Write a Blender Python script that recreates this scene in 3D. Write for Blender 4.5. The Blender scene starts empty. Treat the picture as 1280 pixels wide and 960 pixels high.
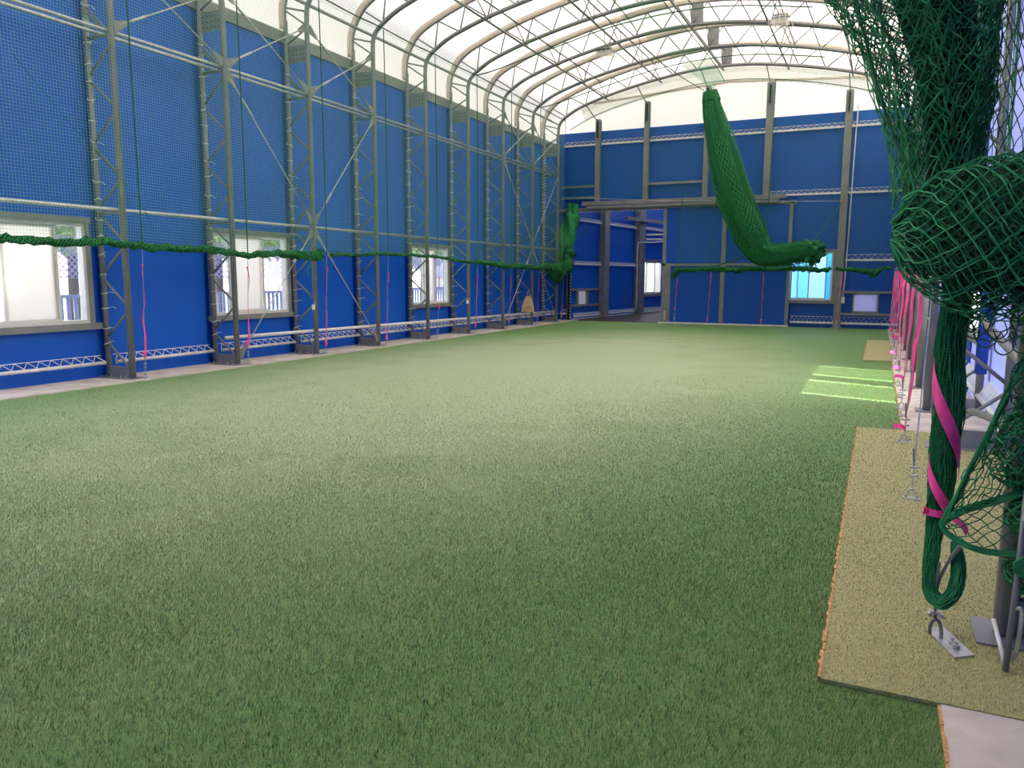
import bpy, math, random
import numpy as np
from mathutils import Vector, Matrix
random.seed(7); np.random.seed(7)
scn = bpy.context.scene
COL = scn.collection
PI = math.pi

# ------------------------------------------------------------------ helpers
def link(o): COL.objects.link(o); return o
LOC = {}                                   # world location of every parent
def empty(name, loc=(0, 0, 0)):
    o = bpy.data.objects.new(name, None); o.location = loc; o.empty_display_size = .2
    link(o); LOC[o.name] = Vector(loc); return o
def tag(o, label=None, cat=None, group=None, kind=None):
    if label: o['label'] = label
    if cat: o['category'] = cat
    if group: o['group'] = group
    if kind: o['kind'] = kind
    return o
def thing(name, label, cat, loc=(0, 0, 0), group=None):
    return tag(empty(name, loc), label, cat, group)
def V(*a): return Vector(a)

class MB:
    def __init__(s): s.v = []; s.f = []; s.uv = None; s.cur = 0; s.fm = []
    def add(s, vs, fs):
        n = len(s.v); s.v.extend([tuple(p) for p in vs]); s.f.extend([tuple(i + n for i in f) for f in fs]); s.fm.extend([s.cur]*len(fs)); return s
    def box(s, a, b):
        x0, x1 = sorted((a[0], b[0])); y0, y1 = sorted((a[1], b[1])); z0, z1 = sorted((a[2], b[2]))
        return s.add([(x0,y0,z0),(x1,y0,z0),(x1,y1,z0),(x0,y1,z0),(x0,y0,z1),(x1,y0,z1),(x1,y1,z1),(x0,y1,z1)],
            [(0,3,2,1),(4,5,6,7),(0,1,5,4),(1,2,6,5),(2,3,7,6),(3,0,4,7)])
    def bar(s, p, q, w, h, up=(0, 0, 1)):
        p = Vector(p); q = Vector(q); d = (q - p).normalized(); u = Vector(up)
        if abs(d.dot(u)) > .99: u = Vector((1, 0, 0))
        a = d.cross(u).normalized() * w / 2; b = a.cross(d).normalized() * h / 2
        vs = [e + i * a + j * b for e in (p, q) for i, j in ((-1,-1),(1,-1),(1,1),(-1,1))]
        return s.add(vs, [(0,3,2,1),(4,5,6,7),(0,1,5,4),(1,2,6,5),(2,3,7,6),(3,0,4,7)])
    def tube(s, pts, r, n=8, cap=True, fold=None):
        pts = [Vector(p) for p in pts]; m = len(pts)
        rs = r if hasattr(r, '__len__') else [r] * m
        T = []
        for i in range(m):
            t = pts[min(i + 1, m - 1)] - pts[max(i - 1, 0)]
            T.append(t.normalized() if t.length > 1e-9 else Vector((0, 0, 1)))
        u = T[0].orthogonal().normalized(); vs = []
        for i in range(m):
            u = (u - T[i] * u.dot(T[i])).normalized(); w = T[i].cross(u)
            for k in range(n):
                a = 2 * PI * k / n; rr = rs[i] * (fold(i, a) if fold else 1)
                vs.append(pts[i] + (u * math.cos(a) + w * math.sin(a)) * rr)
        fs = []
        for i in range(m - 1):
            for k in range(n):
                k2 = (k + 1) % n; fs.append((i*n + k, i*n + k2, (i+1)*n + k2, (i+1)*n + k))
        if cap: fs.append(tuple(reversed(range(n)))); fs.append(tuple((m-1)*n + k for k in range(n)))
        return s.add(vs, fs)
    def ball(s, c, r, n=8, sq=(1, 1, 1)):
        vs = [(c[0], c[1], c[2] + r*sq[2])]; fs = []; R = n // 2
        for i in range(1, R):
            t = PI * i / R
            for k in range(n):
                a = 2*PI*k/n
                vs.append((c[0] + r*sq[0]*math.sin(t)*math.cos(a), c[1] + r*sq[1]*math.sin(t)*math.sin(a), c[2] + r*sq[2]*math.cos(t)))
        vs.append((c[0], c[1], c[2] - r*sq[2])); L = len(vs) - 1
        for k in range(n):
            fs.append((0, 1 + k, 1 + (k+1) % n)); fs.append((L, 1 + (R-2)*n + (k+1) % n, 1 + (R-2)*n + k))
            for i in range(R - 2):
                fs.append((1+i*n+k, 1+(i+1)*n+k, 1+(i+1)*n+(k+1) % n, 1+i*n+(k+1) % n))
        return s.add(vs, fs)
    def grid(s, P, nu, nv, uvf=None):
        """sheet from P(u,v); uv in metres via uvf"""
        n0 = len(s.v)
        vs = [P(i / nu, j / nv) for i in range(nu + 1) for j in range(nv + 1)]
        fs = [(i*(nv+1)+j, (i+1)*(nv+1)+j, (i+1)*(nv+1)+j+1, i*(nv+1)+j+1) for i in range(nu) for j in range(nv)]
        s.add(vs, fs)
        if uvf:
            if s.uv is None: s.uv = {}
            for i in range(nu + 1):
                for j in range(nv + 1): s.uv[n0 + i*(nv+1) + j] = uvf(i / nu, j / nv)
        return s
    def build(s, name, mat, parent=None, smooth=False, label=None):
        off = Vector((0, 0, 0)); p = parent
        while p is not None:
            off = off + LOC.get(p.name, Vector((0, 0, 0))); p = p.parent
        me = bpy.data.meshes.new(name)
        me.from_pydata([(x - off.x, y - off.y, z - off.z) for x, y, z in s.v], [], s.f)
        if s.uv:
            l = me.uv_layers.new(name='UVMap')
            idx = np.zeros(len(me.loops), dtype=np.int32); me.loops.foreach_get('vertex_index', idx)
            arr = np.zeros((len(s.v), 2))
            for k, t in s.uv.items(): arr[k] = t
            l.data.foreach_set('uv', arr[idx].ravel())
        if smooth: me.polygons.foreach_set('use_smooth', [True] * len(me.polygons))
        for q in (mat if isinstance(mat, (list, tuple)) else [mat]): me.materials.append(q)
        if isinstance(mat, (list, tuple)): me.polygons.foreach_set('material_index', s.fm)
        me.update()
        o = bpy.data.objects.new(name, me)
        if parent: o.parent = parent
        link(o)
        if label: o['label'] = label
        return o

def copy_tree(o, parent=None):
    c = o.copy()
    if parent: c.parent = parent
    link(c)
    for ch in list(o.children): copy_tree(ch, c)
    return c
def catmull(pts, per=6):
    pts = [Vector(p) for p in pts]; out = []
    for i in range(len(pts) - 1):
        p0 = pts[max(i-1, 0)]; p1 = pts[i]; p2 = pts[i+1]; p3 = pts[min(i+2, len(pts)-1)]
        for k in range(per):
            t = k / per
            out.append(.5 * ((2*p1) + (p2-p0)*t + (2*p0-5*p1+4*p2-p3)*t*t + (3*p1-p0-3*p2+p3)*t**3))
    out.append(pts[-1]); return out
def along(path, s):
    """point at fraction s of a polyline"""
    L = [0]
    for a, b in zip(path, path[1:]): L.append(L[-1] + (b - a).length)
    d = s * L[-1]
    for i in range(len(path) - 1):
        if L[i+1] >= d: return path[i].lerp(path[i+1], (d - L[i]) / max(1e-9, L[i+1] - L[i]))
    return path[-1]
def plen(path): return sum((b - a).length for a, b in zip(path, path[1:]))

# ------------------------------------------------------------------ materials
def lin(r, g, b):
    f = lambda c: (c/255)/12.92 if c/255 <= .04045 else ((c/255 + .055)/1.055)**2.4
    return (f(r), f(g), f(b), 1)
def newmat(name):
    m = bpy.data.materials.new(name); m.use_nodes = True; nt = m.node_tree; nt.nodes.clear()
    out = nt.nodes.new('ShaderNodeOutputMaterial'); return m, nt, out
def N(nt, t, **kw):
    n = nt.nodes.new(t)
    for k, v in kw.items():
        if k in n.inputs.keys(): n.inputs[k].default_value = v
        else: setattr(n, k, v)
    return n
def bsdf(nt, col, rough=.6, metal=0, spec=.5):
    b = nt.nodes.new('ShaderNodeBsdfPrincipled'); b.inputs['Base Color'].default_value = col
    b.inputs['Roughness'].default_value = rough; b.inputs['Metallic'].default_value = metal
    b.inputs['Specular IOR Level'].default_value = spec; return b
def noisecol(nt, c1, c2, scale, detail=4, lo=.35, hi=.65, coord='Object'):
    tc = nt.nodes.new('ShaderNodeTexCoord'); nz = N(nt, 'ShaderNodeTexNoise', Scale=scale, Detail=detail)
    nt.links.new(tc.outputs[coord], nz.inputs['Vector'])
    r = nt.nodes.new('ShaderNodeValToRGB'); r.color_ramp.elements[0].position = lo; r.color_ramp.elements[1].position = hi
    r.color_ramp.elements[0].color = c1; r.color_ramp.elements[1].color = c2
    nt.links.new(nz.outputs['Fac'], r.inputs['Fac']); return r, nz, tc
def simple(name, c1, c2=None, rough=.6, metal=0, scale=6, bump=0, bscale=60, spec=.5):
    m, nt, out = newmat(name); b = bsdf(nt, c1, rough, metal, spec)
    r, nz, tc = noisecol(nt, c1, c2 or tuple(min(1, x*1.12) for x in c1[:3]) + (1,), scale)
    nt.links.new(r.outputs['Color'], b.inputs['Base Color'])
    if bump:
        n2 = N(nt, 'ShaderNodeTexNoise', Scale=bscale, Detail=5); nt.links.new(tc.outputs['Object'], n2.inputs['Vector'])
        bp = N(nt, 'ShaderNodeBump', Strength=bump, Distance=.01)
        nt.links.new(n2.outputs['Fac'], bp.inputs['Height']); nt.links.new(bp.outputs['Normal'], b.inputs['Normal'])
    nt.links.new(b.outputs['BSDF'], out.inputs['Surface']); return m
def membrane(name, col, col2, trans, tcol, rough=.4, spec=.4, scale=.35, seam=None, fold=.15):
    """coated fabric: diffuse + light passing through"""
    m, nt, out = newmat(name); b = bsdf(nt, col, rough, 0, spec)
    r, nz, tc = noisecol(nt, col, col2, scale, 3)
    last = r.outputs['Color']
    nt.links.new(last, b.inputs['Base Color'])
    n2 = N(nt, 'ShaderNodeTexNoise', Scale=1.1, Detail=2); nt.links.new(tc.outputs['Object'], n2.inputs['Vector'])
    bp = N(nt, 'ShaderNodeBump', Strength=fold, Distance=.12)
    nt.links.new(n2.outputs['Fac'], bp.inputs['Height']); nt.links.new(bp.outputs['Normal'], b.inputs['Normal'])
    t = N(nt, 'ShaderNodeBsdfTranslucent', Color=tcol); mx = N(nt, 'ShaderNodeMixShader', Fac=trans)
    nt.links.new(b.outputs['BSDF'], mx.inputs[1]); nt.links.new(t.outputs['BSDF'], mx.inputs[2])
    nt.links.new(mx.outputs[0], out.inputs['Surface']); return m
def netmat(name, col, cell=.05, thread=.0036, diamond=False):
    """knotted net: cords on a square (or diamond) grid, open between; UV in metres"""
    m, nt, out = newmat(name); uv = nt.nodes.new('ShaderNodeUVMap'); sp = nt.nodes.new('ShaderNodeSeparateXYZ')
    nt.links.new(uv.outputs['UV'], sp.inputs[0])
    def M(op, a, b=None):
        n = nt.nodes.new('ShaderNodeMath'); n.operation = op
        for i, x in enumerate((a, b)):
            if x is None: continue
            if isinstance(x, (int, float)): n.inputs[i].default_value = x
            else: nt.links.new(x, n.inputs[i])
        return n.outputs[0]
    U, W = sp.outputs[0], sp.outputs[1]
    if diamond: U, W = M('ADD', U, W), M('SUBTRACT', U, W)
    a = M('LESS_THAN', M('FRACT', M('MULTIPLY', U, 1/cell)), thread/cell)
    b = M('LESS_THAN', M('FRACT', M('MULTIPLY', W, 1/cell)), thread/cell)
    f = M('MAXIMUM', a, b)
    p = bsdf(nt, col, .7, 0, .3); t = nt.nodes.new('ShaderNodeBsdfTransparent'); mx = nt.nodes.new('ShaderNodeMixShader')
    nt.links.new(f, mx.inputs[0]); nt.links.new(t.outputs[0], mx.inputs[1]); nt.links.new(p.outputs[0], mx.inputs[2])
    nt.links.new(mx.outputs[0], out.inputs['Surface']); return m
def densenet(name, c_hi, c_lo, sc=14):
    """tightly gathered net seen from afar: criss-cross of cords over dark gaps"""
    m, nt, out = newmat(name); tc = nt.nodes.new('ShaderNodeTexCoord')
    ad = None; outs = []
    for rot in ((.3, .5, .78), (.3, -.5, -.78)):
        mp = nt.nodes.new('ShaderNodeMapping'); mp.inputs['Rotation'].default_value = rot
        nt.links.new(tc.outputs['Object'], mp.inputs[0])
        w = N(nt, 'ShaderNodeTexWave', Scale=sc, Distortion=1.2, Detail=1.5); nt.links.new(mp.outputs[0], w.inputs['Vector']); outs.append(w.outputs['Fac'])
    mx = nt.nodes.new('ShaderNodeMath'); mx.operation = 'MAXIMUM'; nt.links.new(outs[0], mx.inputs[0]); nt.links.new(outs[1], mx.inputs[1])
    r = nt.nodes.new('ShaderNodeValToRGB'); r.color_ramp.elements[0].position = .55; r.color_ramp.elements[1].position = .95
    r.color_ramp.elements[0].color = c_lo; r.color_ramp.elements[1].color = c_hi
    nt.links.new(mx.outputs[0], r.inputs['Fac']); b = bsdf(nt, c_hi, .75, 0, .2); nt.links.new(r.outputs['Color'], b.inputs['Base Color'])
    bp = N(nt, 'ShaderNodeBump', Strength=.8, Distance=.02); nt.links.new(mx.outputs[0], bp.inputs['Height']); nt.links.new(bp.outputs['Normal'], b.inputs['Normal'])
    nt.links.new(b.outputs['BSDF'], out.inputs['Surface']); return m

M_steel = simple('grey_painted_steel', (.185,.19,.197,1), (.23,.235,.242,1), .42, .1, 3)
M_galv = simple('galvanised_steel', (.42,.43,.43,1), (.6,.6,.6,1), .35, .7, 20)
M_white = simple('white_painted_rail', (.62,.62,.6,1), (.74,.74,.72,1), .4, 0, 5)
M_cord_w = simple('white_cord', (.78,.78,.75,1), None, .7)
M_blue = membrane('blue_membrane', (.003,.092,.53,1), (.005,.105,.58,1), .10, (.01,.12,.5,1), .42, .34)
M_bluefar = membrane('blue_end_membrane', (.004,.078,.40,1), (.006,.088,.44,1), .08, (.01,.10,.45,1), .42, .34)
M_bluepad = simple('blue_wrap', (.005,.05,.40,1), (.008,.07,.5,1), .45, 0, 20, .3, 40)
M_bluedoor = membrane('blue_door_sheet', (.004,.076,.42,1), (.006,.086,.46,1), .06, (.01,.09,.45,1), .42, .3)
M_roof = membrane('white_membrane', (.80,.76,.71,1), (.84,.80,.75,1), .45, (.79,.70,.59,1), .6, .3, .2, fold=.05)
M_roofthin = membrane('thin_white_membrane', (.85,.84,.82,1), (.9,.89,.87,1), .62, (.55,.54,.52,1), .6, .2, .2, fold=.05)
M_lav = membrane('pale_membrane', (.42,.46,.62,1), (.5,.52,.68,1), .35, (.45,.5,.75,1), .4, .4)
M_frame_w = simple('white_aluminium', (.62,.61,.58,1), (.68,.67,.64,1), .35, .1)
M_conc = simple('pale_concrete', (.44,.39,.35,1), (.60,.54,.49,1), .85, 0, 3, .3, 50)
M_brownfloor = simple('brown_floor', (.035,.027,.024,1), (.06,.045,.038,1), .5, 0, 4)
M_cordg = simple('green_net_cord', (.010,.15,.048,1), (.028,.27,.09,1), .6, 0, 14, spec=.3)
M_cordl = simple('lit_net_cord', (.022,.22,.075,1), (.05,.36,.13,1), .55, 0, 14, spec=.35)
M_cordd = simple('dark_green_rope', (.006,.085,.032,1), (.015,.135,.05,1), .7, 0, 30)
M_dense = densenet('gathered_green_net', (.022,.20,.062,1), (.004,.048,.018,1), 9)
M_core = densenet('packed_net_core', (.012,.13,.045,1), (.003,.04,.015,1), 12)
M_densef = densenet('fine_gathered_net', (.018,.20,.065,1), (.005,.07,.025,1), 40)
M_net = netmat('green_square_net', (.16,.40,.23,1), .05, .0048)
M_netfar = netmat('far_square_net', (.04,.20,.10,1), .05, .0036)
M_netroof = netmat('overhead_net', (.03,.13,.06,1), .05, .0046)
M_netdense = netmat('green_doubled_net', (.03,.34,.13,1), .05, .010, True)
M_pink = simple('pink_tape', (.85,.045,.28,1), (.95,.08,.36,1), .5, 0, 12)
M_bag = simple('kraft_paper', (.55,.36,.18,1), (.66,.46,.25,1), .8, 0, 8, .3, 20)
M_black = simple('black_rubber', (.006,.006,.006,1), (.012,.012,.012,1), .7)
M_coir = simple('frayed_mat_backing', (.40,.20,.07,1), (.62,.38,.17,1), .9, 0, 60, .5, 90)
M_leaf = simple('leaves', (.22,.40,.07,1), (.62,.70,.25,1), .6, 0, 9)
M_bark = simple('bark', (.10,.07,.05,1), None, .9)
M_ground = simple('sunlit_paving', (.5,.48,.45,1), (.6,.58,.55,1), .9, 0, 2)
M_fence = simple('lilac_fence_wire', (.45,.40,.60,1), None, .5)
M_plaster = simple('pale_plaster', (.6,.58,.55,1), (.7,.68,.66,1), .8)

def mat_pane(name, col, transp, tcol, gloss=.08):
    m, nt, out = newmat(name)
    t = N(nt, 'ShaderNodeBsdfTransparent', Color=col); tr = N(nt, 'ShaderNodeBsdfTranslucent', Color=tcol)
    g = N(nt, 'ShaderNodeBsdfGlossy', Roughness=.08)
    m1 = N(nt, 'ShaderNodeMixShader', Fac=transp); nt.links.new(tr.outputs[0], m1.inputs[1]); nt.links.new(t.outputs[0], m1.inputs[2])
    m2 = N(nt, 'ShaderNodeMixShader', Fac=gloss); nt.links.new(m1.outputs[0], m2.inputs[1]); nt.links.new(g.outputs[0], m2.inputs[2])
    nt.links.new(m2.outputs[0], out.inputs['Surface']); return m
M_frost = mat_pane('frosted_glass', (.98,.96,.93,1), .32, (1,.965,.91,1))
M_semi = mat_pane('hazy_glass', (.97,.97,.95,1), .55, (.9,.9,.88,1), .05)
M_bluepane = mat_pane('light_blue_glass', (.70,.93,1,1), .82, (.6,.9,1,1), .05)
M_bluepane2 = mat_pane('deeper_blue_glass', (.25,.70,1,1), .82, (.3,.7,1,1), .05)
M_clear = mat_pane('clear_glass', (.97,.98,.98,1), .97, (.9,.9,.9,1), .04)

# turf: matte green carpet base and blades
def turf_material(name, cA, cB, tan, blades=False, lit_and_worn=False):
    m, nt, out = newmat(name); b = bsdf(nt, cA, .38 if blades else .6, 0, .6 if blades else .35)
    tc = nt.nodes.new('ShaderNodeTexCoord')
    big = N(nt, 'ShaderNodeTexNoise', Scale=.55, Detail=3); nt.links.new(tc.outputs['Object'], big.inputs['Vector'])
    r = nt.nodes.new('ShaderNodeValToRGB'); e = r.color_ramp.elements; e[0].position = .3; e[1].position = .7; e[0].color = cA; e[1].color = cB
    mxc = nt.nodes.new('ShaderNodeMix'); mxc.data_type = 'RGBA'
    if blades:
        uv = nt.nodes.new('ShaderNodeUVMap'); sp = nt.nodes.new('ShaderNodeSeparateXYZ'); nt.links.new(uv.outputs[0], sp.inputs[0])
        nt.links.new(sp.outputs[0], r.inputs['Fac']); fac = sp.outputs[1]
        cr = nt.nodes.new('ShaderNodeMath'); cr.operation = 'GREATER_THAN'; cr.inputs[1].default_value = .93; nt.links.new(fac, cr.inputs[0]); fac = cr.outputs[0]
    else:
        fine = N(nt, 'ShaderNodeTexNoise', Scale=34, Detail=6, Roughness=.75); nt.links.new(tc.outputs['Object'], fine.inputs['Vector'])
        nt.links.new(fine.outputs['Fac'], r.inputs['Fac'])
        f2 = N(nt, 'ShaderNodeTexNoise', Scale=9, Detail=5, Roughness=.7); nt.links.new(tc.outputs['Object'], f2.inputs['Vector'])
        mr = N(nt, 'ShaderNodeMapRange'); mr.inputs[1].default_value = .5; mr.inputs[2].default_value = .75; mr.inputs[4].default_value = .45
        nt.links.new(f2.outputs['Fac'], mr.inputs[0]); fac = mr.outputs[0]
        bp = N(nt, 'ShaderNodeBump', Strength=.9, Distance=.03); nt.links.new(fine.outputs['Fac'], bp.inputs['Height']); nt.links.new(bp.outputs['Normal'], b.inputs['Normal'])
    nt.links.new(fac, mxc.inputs[0]); nt.links.new(r.outputs['Color'], mxc.inputs[6]); mxc.inputs[7].default_value = tan
    last = mxc.outputs[2]
    if lit_and_worn:
        # band of light and sheen, with trodden wear, painted as an irregular paler patch
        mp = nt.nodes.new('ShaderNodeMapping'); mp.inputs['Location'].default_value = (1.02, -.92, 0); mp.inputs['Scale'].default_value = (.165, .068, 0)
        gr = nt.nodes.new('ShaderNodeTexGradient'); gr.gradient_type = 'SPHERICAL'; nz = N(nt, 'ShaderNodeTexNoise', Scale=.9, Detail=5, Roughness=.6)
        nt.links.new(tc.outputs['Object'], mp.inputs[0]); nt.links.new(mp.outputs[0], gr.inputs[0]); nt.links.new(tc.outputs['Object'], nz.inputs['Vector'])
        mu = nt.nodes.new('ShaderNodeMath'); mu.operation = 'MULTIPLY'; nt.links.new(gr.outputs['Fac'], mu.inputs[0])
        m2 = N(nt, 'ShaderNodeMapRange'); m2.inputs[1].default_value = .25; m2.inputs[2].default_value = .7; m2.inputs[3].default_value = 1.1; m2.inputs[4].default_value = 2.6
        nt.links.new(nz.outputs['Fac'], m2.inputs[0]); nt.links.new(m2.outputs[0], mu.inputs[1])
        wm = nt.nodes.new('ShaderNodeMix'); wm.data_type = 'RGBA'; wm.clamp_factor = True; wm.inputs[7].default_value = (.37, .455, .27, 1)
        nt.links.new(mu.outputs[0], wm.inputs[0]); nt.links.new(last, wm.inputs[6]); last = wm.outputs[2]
    nt.links.new(last, b.inputs['Base Color']); nt.links.new(b.outputs['BSDF'], out.inputs['Surface']); return m
M_turf = turf_material('turf_carpet', (.095,.205,.05,1), (.21,.37,.115,1), (.32,.38,.18,1), lit_and_worn=True)
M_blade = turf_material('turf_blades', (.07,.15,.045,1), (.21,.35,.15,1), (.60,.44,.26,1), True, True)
M_mat = turf_material('beige_green_mat', (.36,.35,.14,1), (.60,.57,.28,1), (.52,.48,.22,1))
M_matblade = turf_material('mat_pile', (.24,.24,.09,1), (.68,.64,.33,1), (.75,.70,.42,1), True)

# ------------------------------------------------------------------ dimensions (metres)
XL, XR = -11.873, .683
XC = (XL + XR) / 2
OL, OR = XL - .6, XR + .6
Y0, SP = 9.466, 2.5
YF = 31.1                       # far wall
YB = -0.9                       # wall behind the camera
WL, WR = -12.58, 1.39           # wall sheet planes
def Yk(k): return Y0 + SP * k

# arch chords (x,z), left half measured, mirrored
half_in = [(XL,7.4),(-11.85,7.68),(-11.74,7.88),(-11.44,8.10),(-10.95,8.345),(-9.95,8.66),(-8.8,8.93),(-7.75,9.12),(-6.67,9.265),(XC,9.31)]
half_out = [(OL,7.3),(OL,7.75),(-12.36,8.07),(-12.12,8.40),(-11.8,8.62),(-11.3,8.83),(-10.85,9.0),(-9.85,9.30),(-8.75,9.56),(-7.72,9.74),(-6.65,9.885),(XC,9.93)]
def mirror(h): return h + [(2*XC - x, z) for x, z in reversed(h[:-1])]
arc_in = catmull([(x, 0, z) for x, z in mirror(half_in)], 4)
arc_out = catmull([(x, 0, z) for x, z in mirror(half_out)], 4)

# ------------------------------------------------------------------ ground and floor
MB().box((-45, YB-25, -.3), (30, 75, -.12)).build('ground', M_ground)['kind'] = 'structure'
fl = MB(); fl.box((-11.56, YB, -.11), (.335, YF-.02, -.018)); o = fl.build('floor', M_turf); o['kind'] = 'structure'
o = MB().box((-12.75, YB, -.11), (-11.56, YF, 0)).build('trim_1', M_conc); o['kind'] = 'structure'
t = MB()
ys = [YB, 3.6, 6.95, 10.3, 12.8, 15.3, 18.9, 22., 25.3, YF]
for a, b in zip(ys, ys[1:]): t.box((.345, a+.004, -.11), (1.6, b-.004, 0))
o = t.build('trim_2', M_conc); o['kind'] = 'structure'
e = MB()
ey = np.arange(YB, 30.9, .09)
for y in ey: e.box((.333, y, -.08), (.345 + random.uniform(0, .006), y+.09, -.004 + random.uniform(-.006, .008)))
o = e.build('trim_3', M_coir); o['kind'] = 'structure'

def blades(name, mat, x0, x1, y0, y1, dens, hmin, hmax, w, z0, keep, parent=None, lean=.7):
    A = (x1-x0)*(y1-y0); n = int(A*dens)
    x = np.random.uniform(x0, x1, n); y = np.random.uniform(y0, y1, n)
    k = np.random.rand(n) < keep(x, y); x = x[k]; y = y[k]; n = len(x)
    dist = np.sqrt(x*x + y*y); ww = w * np.clip(dist/3.5, 1, 2.6)
    h = np.random.uniform(hmin, hmax, n); yaw = np.random.uniform(0, 2*PI, n); la = np.random.uniform(0, 2*PI, n)
    patch = np.sin(x*2.1+np.sin(y*1.3)*2)*np.sin(y*1.7+np.cos(x*.9)*2)
    ln = np.abs(np.random.normal(.45, .25, n))*lean*(1+.2*patch)
    la = np.where(np.random.rand(n) < .55, 1.2+.8*patch+np.random.normal(0, .5, n), la)
    tip = np.stack([x + np.cos(la)*h*ln, y + np.sin(la)*h*ln, z0 + h*np.sqrt(np.clip(1-ln*ln*.6, .2, 1))], 1)
    cx, cy = np.cos(yaw)*ww/2, np.sin(yaw)*ww/2
    v = np.empty((n*3, 3)); v[0::3] = np.stack([x-cx, y-cy, np.full(n, z0)], 1); v[1::3] = np.stack([x+cx, y+cy, np.full(n, z0)], 1); v[2::3] = tip
    me = bpy.data.meshes.new(name); me.vertices.add(n*3); me.vertices.foreach_set('co', v.ravel())
    me.loops.add(n*3); me.loops.foreach_set('vertex_index', np.arange(n*3, dtype=np.int32))
    me.polygons.add(n); me.polygons.foreach_set('loop_start', np.arange(0, n*3, 3, dtype=np.int32))
    try: me.polygons.foreach_set('loop_total', np.full(n, 3, dtype=np.int32))
    except Exception: pass
    uv = me.uv_layers.new(name='UVMap'); rr = np.repeat(np.stack([np.random.rand(n), np.random.rand(n)], 1), 3, axis=0); uv.data.foreach_set('uv', rr.ravel())
    me.materials.append(mat); me.update(); me.validate()
    o = bpy.data.objects.new(name, me)
    if parent: o.parent = parent
    return link(o)
def keep_turf(x, y):
    d = np.sqrt(x*x+y*y)
    k = np.clip((16-d)/9, 0, 1) * np.clip(9/(d*d+1e-6)*2.2, .12, 1)
    # only what lies in front of the camera and outside the beige mat
    a = np.degrees(np.arctan2(x, y)) + 25.2
    return k * (np.abs(a) < 42) * ~((x > -.13) & (y > 3.6) & (y < 10.25))
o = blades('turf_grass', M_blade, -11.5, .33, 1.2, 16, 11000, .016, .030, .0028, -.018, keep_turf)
tag(o, 'short green artificial grass covering the sports floor', 'grass', kind='stuff')

# beige mats
def mat_thing(label, x0, x1, y0, y1, dens, cut=None):
    r = thing('turf_mat', label, 'mat', ((x0+x1)/2, (y0+y1)/2, 0))
    MB().box((x0, y0, -.014), (x1, y1, .004)).build('mat_base', M_mat, r)
    m = MB(); y = y0
    while y < y1:
        d = random.uniform(.03, .09); m.box((x0-random.uniform(.006, .016), y, -.012), (x0+.004, min(y1, y+d), .004+random.uniform(0, .008))); y += d
    m.build('frayed_edge', M_coir, r, label='orange brown frayed backing edge')
    if dens:
        p = blades('pile', M_matblade, x0, x1, y0, y1, dens, .008, .016, .0035, .003, lambda x, y: np.clip(1.3-np.sqrt(x*x+y*y)/11, .15, 1), None, .9)
        p['kind'] = 'stuff'; p.parent = r; p.location = -r.location
    return r
mat_thing('large beige artificial turf mat under the rolled green net at near right', -.14, 1.3, 3.6, 10.25, 9000)
mat_thing('small beige turf mat at the far right edge of the pitch', -.24, .33, 18.95, 25.2, 0)

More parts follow.
